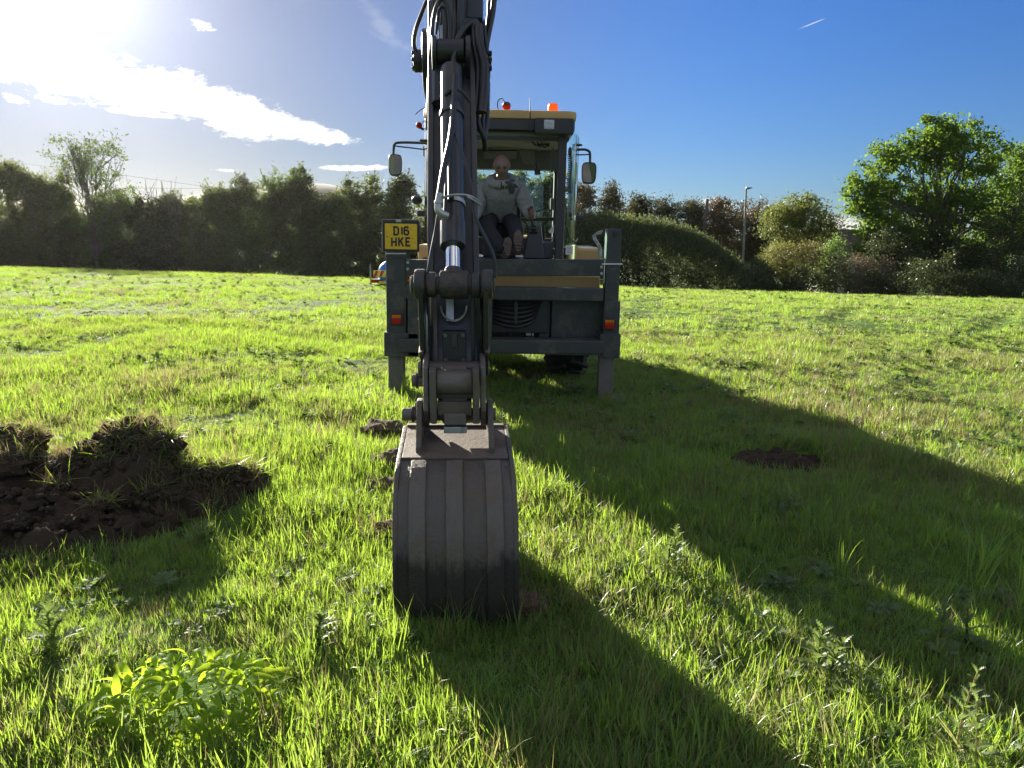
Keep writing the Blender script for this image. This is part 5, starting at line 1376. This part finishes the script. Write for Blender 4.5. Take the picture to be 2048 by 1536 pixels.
# --- body: yellow rear deck, fenders, chassis, bonnet, wheels
part(MB().box((L(820, 560, 7.75).x, 7.72 - 9, L(1000, 578, 7.72).z), (L(1200, 560, 7.75).x, 8.0 - 9, L(1000, 549, 7.72).z)), 'rear_body_panel', 'yellow', None, .02)
for x in (-.60, .60):
    s = 1 if x > 0 else -1; xo = L(1203, 500, 8.0).x if s > 0 else L(836, 500, 8.0).x
    xi = L(1151, 500, 8.0).x if s > 0 else L(863, 500, 8.0).x
    zt_ = L(1000, 495, 8.0).z
    prof = [(7.98, zt_ - .16), (7.98, zt_ - .01), (8.02, zt_ + .015), (9.0, zt_ + .02), (9.5, zt_ - .2), (9.5, zt_ - .26), (8.95, zt_ - .05), (8.08, zt_ - .06)]
    p0 = [Vector((min(xi, xo), q[0] - 9, q[1])) for q in prof]
    part(MB().ext(p0, (abs(xo - xi), 0, 0)), 'fender', 'yellow', None, .02)
    part(MB().box((xi - .015 if s > 0 else xi - .02, 7.96 - 9, zt_ - .16), (xi + .02 if s > 0 else xi + .015, 8.2 - 9, zt_ + .04)), 'fender_lip', 'yellow', None, .01)
part(MB().box((-.42, 7.55 - 9, .62), (.42, 10.9 - 9, 1.02)), 'chassis', 'black', None, .02)
part(MB().box((-.62, 8.05 - 9, 1.0), (.62, 9.7 - 9, zf - .145)), 'cab_floor_pan', 'black', None, .02)
part(MB().box((-.40, 9.7 - 9, 1.0), (.40, 11.1 - 9, 1.56)), 'bonnet', 'yellow', None, .05)
def wheel(x, y, r, w_, name):
    c = Vector((x, y - 9, r - .02))
    tr = part(MB().lathe(c - Vector((w_ / 2, 0, 0)), (1, 0, 0), [(0, r * .55), (0, r * .9), (w_ * .12, r), (w_ * .88, r), (w_, r * .9), (w_, r * .55)], 40), name, 'tyre', None, 0)
    mb = MB()
    for i in range(22):
        for s in (-1, 1):
            an = 2 * math.pi * (i + (.5 if s > 0 else 0)) / 22; d = Vector((0, math.cos(an), math.sin(an))); d2 = Vector((0, math.cos(an + .16), math.sin(an + .16)))
            a = c + d * (r + .012) + Vector((s * .02, 0, 0)); b = c + d2 * (r + .004) + Vector((s * w_ * .5, 0, 0)); mb.bar(a, b, .045, .05, d)
    tag(part(mb, 'tread_lugs', 'tyre', tr, 0), kind='stuff')
    part(MB().lathe(c - Vector((w_ * .3, 0, 0)), (1, 0, 0), [(0, 0), (.0, r * .4), (.02, r * .56), (w_ * .6, r * .56), (w_ * .6 + .02, r * .4), (w_ * .6 + .02, 0)], 24), 'rim', 'yellow', tr, 0)
for x in (-.70, .70): wheel(x, 8.95, .72, .44, 'rear_wheel')
for x in (-.72, .72): wheel(x, 10.7, .48, .32, 'front_wheel')
part(MB().cyl((-.6, -.05, .70), (.6, -.05, .70), .1, n=14), 'rear_axle', 'black', None, 0)
part(MB().cyl((-.6, 1.7, .46), (.6, 1.7, .46), .08, n=14), 'front_axle', 'black', None, 0)
# ------------------------------------------------------------------ the driver
def skinned(verts, edges, radii, root=0, sub=2):
    me = bpy.data.meshes.new('body'); me.from_pydata([tuple(v) for v in verts], edges, [])
    o = bpy.data.objects.new('temp_body', me); col.objects.link(o)
    o.modifiers.new('s', 'SKIN'); s2 = o.modifiers.new('u', 'SUBSURF'); s2.levels = sub; s2.render_levels = sub
    for i, d in enumerate(me.skin_vertices[0].data):
        r = radii[i]; d.radius = r if isinstance(r, tuple) else (r, r); d.use_root = (i == root)
    dg = bpy.context.evaluated_depsgraph_get()
    m2 = bpy.data.meshes.new_from_object(o.evaluated_get(dg)); bpy.data.objects.remove(o)
    m2.polygons.foreach_set('use_smooth', np.ones(len(m2.polygons), bool))
    return m2
pel = at(1000, 437, 8.42)
per = empty('person', pel, 'bald man in pale grey hoodie and black trousers seated at the digger controls', 'person')
def PL(px, py, y): return at(px, py, y) - pel
chest = PL(1002, 395, 8.25); neck = PL(1003, 369, 8.14); headc = PL(1003.5, 332, 8.05)
shL, shR = PL(968, 379, 8.2), PL(1040, 379, 8.2)
elR, wrR = PL(1056, 421, 8.20), PL(1064, 434, 8.02)
elL, wrL = PL(950, 425, 8.22), PL(943, 443, 8.0)
kL, kR = PL(972, 455, 8.06), PL(1030, 452, 8.06)
aL, aR = PL(1010, 505, 7.86), PL(1036, 500, 7.84)
hL, hR = PL(985, 440, 8.42), PL(1018, 440, 8.42)
V_ = [Vector((0, 0, 0)), PL(1001, 415, 8.34), chest, neck, headc - Vector((0, -.02, .06)), shL, elL, wrL, shR, elR, wrR, hL, kL, aL, hR, kR, aR]
E_ = [(0, 1), (1, 2), (2, 3), (3, 4), (2, 5), (5, 6), (6, 7), (2, 8), (8, 9), (9, 10), (0, 11), (11, 12), (12, 13), (0, 14), (14, 15), (15, 16)]
rad = [.11, .10, .085, .055, .06, .04, .04, .032, .04, .04, .032, .095, .068, .045, .095, .068, .045]
body = skinned(V_, E_, rad)
bm = bmesh.new(); bm.from_mesh(body)
# head: shaped sphere with brow, nose, mouth, chin, eye sockets and ears
mb = MB(); n_, m_ = 32, 24
mb.ell((0, 0, 0), (1, 1, 1), n_, m_)
Hd = []
for v in mb.v:
    x, y, z = v
    X_ = x * .081; Y_ = y * .098; Z_ = z * .118
    if z > 0: X_ *= 1 + .34 * z * (1 - z); Z_ *= .95
    if z < 0: X_ *= 1 - .28 * (-z) ** 1.3; Y_ *= 1 - .10 * (-z)
    if y < 0:
        fz = z
        g = lambda a, b, sx, sz: math.exp(-((x - a) / sx) ** 2 - ((fz - b) / sz) ** 2)
        Y_ -= .026 * g(0, -.16, .16, .17) + .010 * g(0, .02, .12, .25) + .008 * g(0, .22, .7, .08)
        Y_ += .014 * (g(.38, .06, .2, .1) + g(-.38, .06, .2, .1)) + .004 * g(0, -.47, .3, .03)
        Y_ -= .007 * g(0, -.40, .28, .05) + .006 * g(0, -.54, .25, .05) + .012 * g(0, -.80, .35, .16)
    Hd.append(Vector((X_, Y_, Z_)))
Rh = Matrix.Rotation(R(24), 3, 'X')     # looking down
mb.v = [headc + Rh @ q for q in Hd]
for s in (-1, 1): mb.ell(headc + Rh @ Vector((s * .079, .012, -.008)), (.012, .022, .034), 10, 8)
# right hand closed round the lever knob: palm, four unequal bent fingers, thumb
def hand(mb, w, k, s):
    d = (k - w).normalized(); pal = w + d * .045
    mb.ell(pal, (.036, .042, .028), 12, 8); mb.tube([w - d * .02, w + d * .02, pal], [.029, .03, .03], 10)
    for i, Lf in enumerate((.068, .076, .072, .058)):
        o = pal + Vector((s * .012, -.02, .026 - .017 * i)); 
        p1 = o + Vector((s * .016, -.024, .004)); p2 = p1 + Vector((-s * .020, -.020, -.004)) * (Lf / .07); p3 = p2 + Vector((-s * .022, .012, -.004)) * (Lf / .07)
        mb.tube([o, p1, p2, p3], [.0105, .010, .009, .0075], 8)
    o = pal + Vector((-s * .022, -.01, .02)); mb.tube([o, o + Vector((-s * .010, -.022, .018)), o + Vector((s * .006, -.04, .026))], [.012, .011, .008], 8)
jw = at(1062, 424, 8.02) - pel
hand(mb, wrR, jw, 1)
hand(mb, wrL, wrL + Vector((-.01, -.09, 0)), -1)
me2 = bpy.data.meshes.new('hd'); me2.from_pydata([tuple(q) for q in mb.v], [], mb.f); bm.from_mesh(me2)
bmesh.ops.recalc_face_normals(bm, faces=bm.faces)
for f in bm.faces: f.smooth = True
bm.to_mesh(body); bm.free()
bo = link('body', body, per, M['skin'])
# eyes and brows
for s in (-1, 1):
    MB().ell(headc + Rh @ Vector((s * .030, -.083, .006)), (.011, .008, .006), 10, 6).build('eye', M['ink'], per)
    MB().tube([headc + Rh @ Vector((s * .014, -.097, .024)), headc + Rh @ Vector((s * .03, -.096, .029)), headc + Rh @ Vector((s * .046, -.086, .024))], .004, 6).build('eyebrow', M['bark'], per)
# hoodie with printed badges on the chest
hoodm, t, o_ = newmat('grey_hoodie')
p = t.n.new('ShaderNodeBsdfPrincipled'); p.inputs['Roughness'].default_value = .9; p.inputs['Sheen Weight'].default_value = .3
co = t.n.new('ShaderNodeTexCoord').outputs['Object']; x, y, z = t.sep(co)
pm = None
for px, py, a, b, tl in ((1019, 367, 9, 4, 12), (1025, 372, 11, 4.5, 6), (1024, 361, 7, 3.5, 8), (1007, 375, 2.4, 3, 0), (1013, 375.5, 3, 3, 0), (1023, 381, 7, 7, 0)):
    q = PL(px, py, 8.1); k = 8.1 / FPX
    u = t.m('DIVIDE', t.m('SUBTRACT', x, q.x), a * k); v = t.m('DIVIDE', t.m('ADD', t.m('SUBTRACT', z, q.z), t.m('MULTIPLY', t.m('SUBTRACT', x, q.x), math.tan(R(tl)))), b * k)
    r = t.m('SQRT', t.m('ADD', t.m('MULTIPLY', u, u), t.m('MULTIPLY', v, v)))
    mk = t.sstep(t.m('ADD', r, t.m('MULTIPLY', t.m('SUBTRACT', t.noise(co, 60, 2), .5), .8)), 1.05, .85, 0, .9)
    pm = mk if pm is None else t.m('MAXIMUM', pm, mk)
pm = t.m('MULTIPLY', pm, t.m('LESS_THAN', y, -.02))
g = t.noise(co, 120, 3, .6)
k = t.m('ADD', .88, t.m('MULTIPLY', g, .24))
cc = t.mix(pm, t.vm('MULTIPLY', (.27, .268, .25), t.xyz(k, k, k)), (.03, .032, .04, 1)); t.put(p.inputs['Base Color'], cc)
bp = t.n.new('ShaderNodeBump'); bp.inputs['Strength'].default_value = .9; bp.inputs['Distance'].default_value = .04
t.put(bp.inputs['Height'], t.noise(co, 9, 4, .6, 1.2)); t.l.new(bp.outputs[0], p.inputs['Normal']); t.l.new(p.outputs[0], o_.inputs[0])
hv = [Vector((0, .0, .07)), V_[1], chest, neck - Vector((0, 0, .01)), shL, elL, wrL - (wrL - elL).normalized() * .02, shR, elR, wrR - (wrR - elR).normalized() * .02]
hm_ = skinned(hv, [(0, 1), (1, 2), (2, 3), (2, 4), (4, 5), (5, 6), (2, 7), (7, 8), (8, 9)], [(.18, .17), (.195, .185), (.19, .175), .09, .11, .082, .052, .11, .082, .052], 1)
link('hoodie', hm_, per, hoodm)
pts = [neck + Vector((.11 * math.sin(an), -.02 - .09 * math.cos(an) + .03, .025 - .035 * math.cos(an) + .005)) for an in [2 * math.pi * i / 20 for i in range(21)]]
MB().tube(pts, [.042 + .014 * (1 - math.cos(2 * math.pi * i / 20)) for i in range(21)], 10, False).build('hood', hoodm, per)
for s in (-1, 1):
    a = neck + Vector((s * .03, -.12, -.03)); MB().tube(smooth_path([a, a + Vector((s * .004, -.03, -.07)), a + Vector((s * .008, -.05, -.16))], 4), .0028, 6).build('drawstring', M['trim'], per)
tv = [Vector((0, -.02, -.01)), Vector((0, 0, .09)), hL, kL, aL, hR, kR, aR]
tm = skinned(tv, [(0, 1), (0, 2), (2, 3), (3, 4), (0, 5), (5, 6), (6, 7)], [(.17, .16), (.165, .155), .115, .088, .07, .115, .088, .07], 0)
link('trousers', tm, per, M['trousers'])
# boots, soles towards the viewer
def boot(a, c0, ht, name):
    c = PL(*c0)
    prof = []
    for i in range(24):
        an = 2 * math.pi * i / 24; zz = math.sin(an); xx = math.cos(an)
        prof.append((xx * (.047 if zz > 0 else .038) * (1 + .05 * zz), zz * ht))
    P_ = [c + Vector((q[0], -.012 * (q[1] / ht), q[1])) for q in prof]
    up = MB(); 
    rings = [(0.0, 1.0), (.03, 1.0), (.07, .92), (.11, .7), (.15, .45)]
    b = len(up.v)
    for d_, k in rings: up.v += [c + Vector(((p_ - c).x * k, (p_ - c).y + .02 + d_, (p_ - c).z * k - (1 - k) * .05)) for p_ in P_]
    for r_ in range(len(rings) - 1):
        for i in range(24): up.f.append((b + r_ * 24 + i, b + r_ * 24 + (i + 1) % 24, b + (r_ + 1) * 24 + (i + 1) % 24, b + (r_ + 1) * 24 + i))
    up.f.append(tuple(b + 4 * 24 + i for i in range(24)))
    up.tube([c + Vector((0, .10, -.05)), a], [.055, .06], 12)
    bt = up.build('boot', M['boot'], per)
    MB().ext(P_, (0, .025, 0)).build('sole', M['sole'], bt, .004)
    tr = MB()
    for i in range(7):
        z_ = -ht * .8 + i * ht * .26; wd = .036 * math.sqrt(max(.1, 1 - (z_ / ht) ** 2)); tr.box(c + Vector((-wd, -.008, z_ - .008)), c + Vector((wd, .002, z_ + .008)))
    tr.build('tread', M['sole'], bt, .002)
boot(aL, (1015.5, 493, 7.84), .095, 'l'); boot(aR, (1036.5, 482, 7.82), .112, 'r')

# ------------------------------------------------------------------ blue water trailer far behind
yb = 24.6
bw = empty('water_trailer', (Xp(785, 572, yb), yb, float(gz(Xp(785, 572, yb), yb))), 'blue water tank trailer with red and yellow chevrons behind the digger', 'trailer')
o0 = bw.location
def BL(px, py, y=yb): return at(px, py, y) - o0
c = BL(783, 548); r = (BL(785, 520) - BL(785, 575)).z / 2 * 1.02
tank = MB().lathe((c.x, 0, c.z), (0, 1, 0), [(-.16, 0), (-.155, r * .35), (-.12, r * .72), (-.05, r * .92), (.06, r), (1.3, r), (1.42, r * .9), (1.48, r * .4), (1.5, 0)], 32).build('tank', M['blue'], bw)
# chevron band: slanted stripes
x0, x1 = BL(749, 548).x, BL(817, 548).x; z0, z1 = BL(785, 553).z, BL(785, 541).z; n_ = 12; sw_ = (x1 - x0) / n_
MB().box((x0, -.20, z0 - .01), (x1, -.155, z1 + .01)).build('chevron_board', M['chev_y'], bw, .004)
for i in range(0, n_, 2):
    xa = x0 + i * sw_; MB().ext([(xa, -.204, z0), (xa + sw_, -.204, z0), (min(x1, xa + sw_ * 1.8), -.204, z1), (xa + sw_ * .8, -.204, z1)], (0, .006, 0)).build('chevron_stripe', M['chev_r'], bw)
zc0 = BL(785, 562).z
MB().box((BL(744, 562).x, -.1, zc0 - .05), (BL(826, 562).x, 1.7, zc0 + .05)).build('chassis', M['black'], bw, .01)
for px in (748, 820):
    q = BL(px, 561); MB().box((q.x - .07, -.14, q.z - .035), (q.x + .07, -.1, q.z + .035)).build('tail_lamp', M['red'], bw, .008)
q = BL(767, 564); MB().box((q.x - .12, -.16, q.z - .05), (q.x + .12, -.15, q.z + .04)).build('number_plate', M['plate'], bw)
for px in (758, 812):
    q = BL(px, 570); MB().lathe((q.x - .09, .7, .26), (1, 0, 0), [(0, .1), (0, .24), (.02, .27), (.16, .27), (.18, .24), (.18, .1)], 24).build('wheel', M['tyre'], bw)
q = BL(741, 545); MB().cyl((q.x, .0, BL(741, 568).z), (q.x, 0, BL(741, 528).z), .022, n=10).build('prop_stand', M['galv'], bw)
MB().bar((q.x, 0, zc0), (BL(752, 560).x, 0, zc0), .05, .05).build('stand_clamp', M['galv'], bw)
MB().lathe((c.x, .6, c.z + r * .95), (0, 0, 1), [(0, .2), (.06, .2), (.07, .16), (.07, 0)], 20).build('tank_lid', M['black'], bw)

# ------------------------------------------------------------------ thin scattering volume added to stand in for lens glare
glare_mat, t, o_ = newmat('glare_scatter')
pv = t.n.new('ShaderNodeVolumePrincipled'); pv.inputs['Density'].default_value = .00007; pv.inputs['Anisotropy'].default_value = .70
pv.inputs['Color'].default_value = (.95, .95, .95, 1)
t.l.new(pv.outputs[0], o_.inputs['Volume'])
tag(MB().box((-2300, -1500, -16), (2300, 2700, 26)).build('glare_veil', glare_mat), 'thin scattering volume added to imitate lens glare towards the sun', kind='stuff')
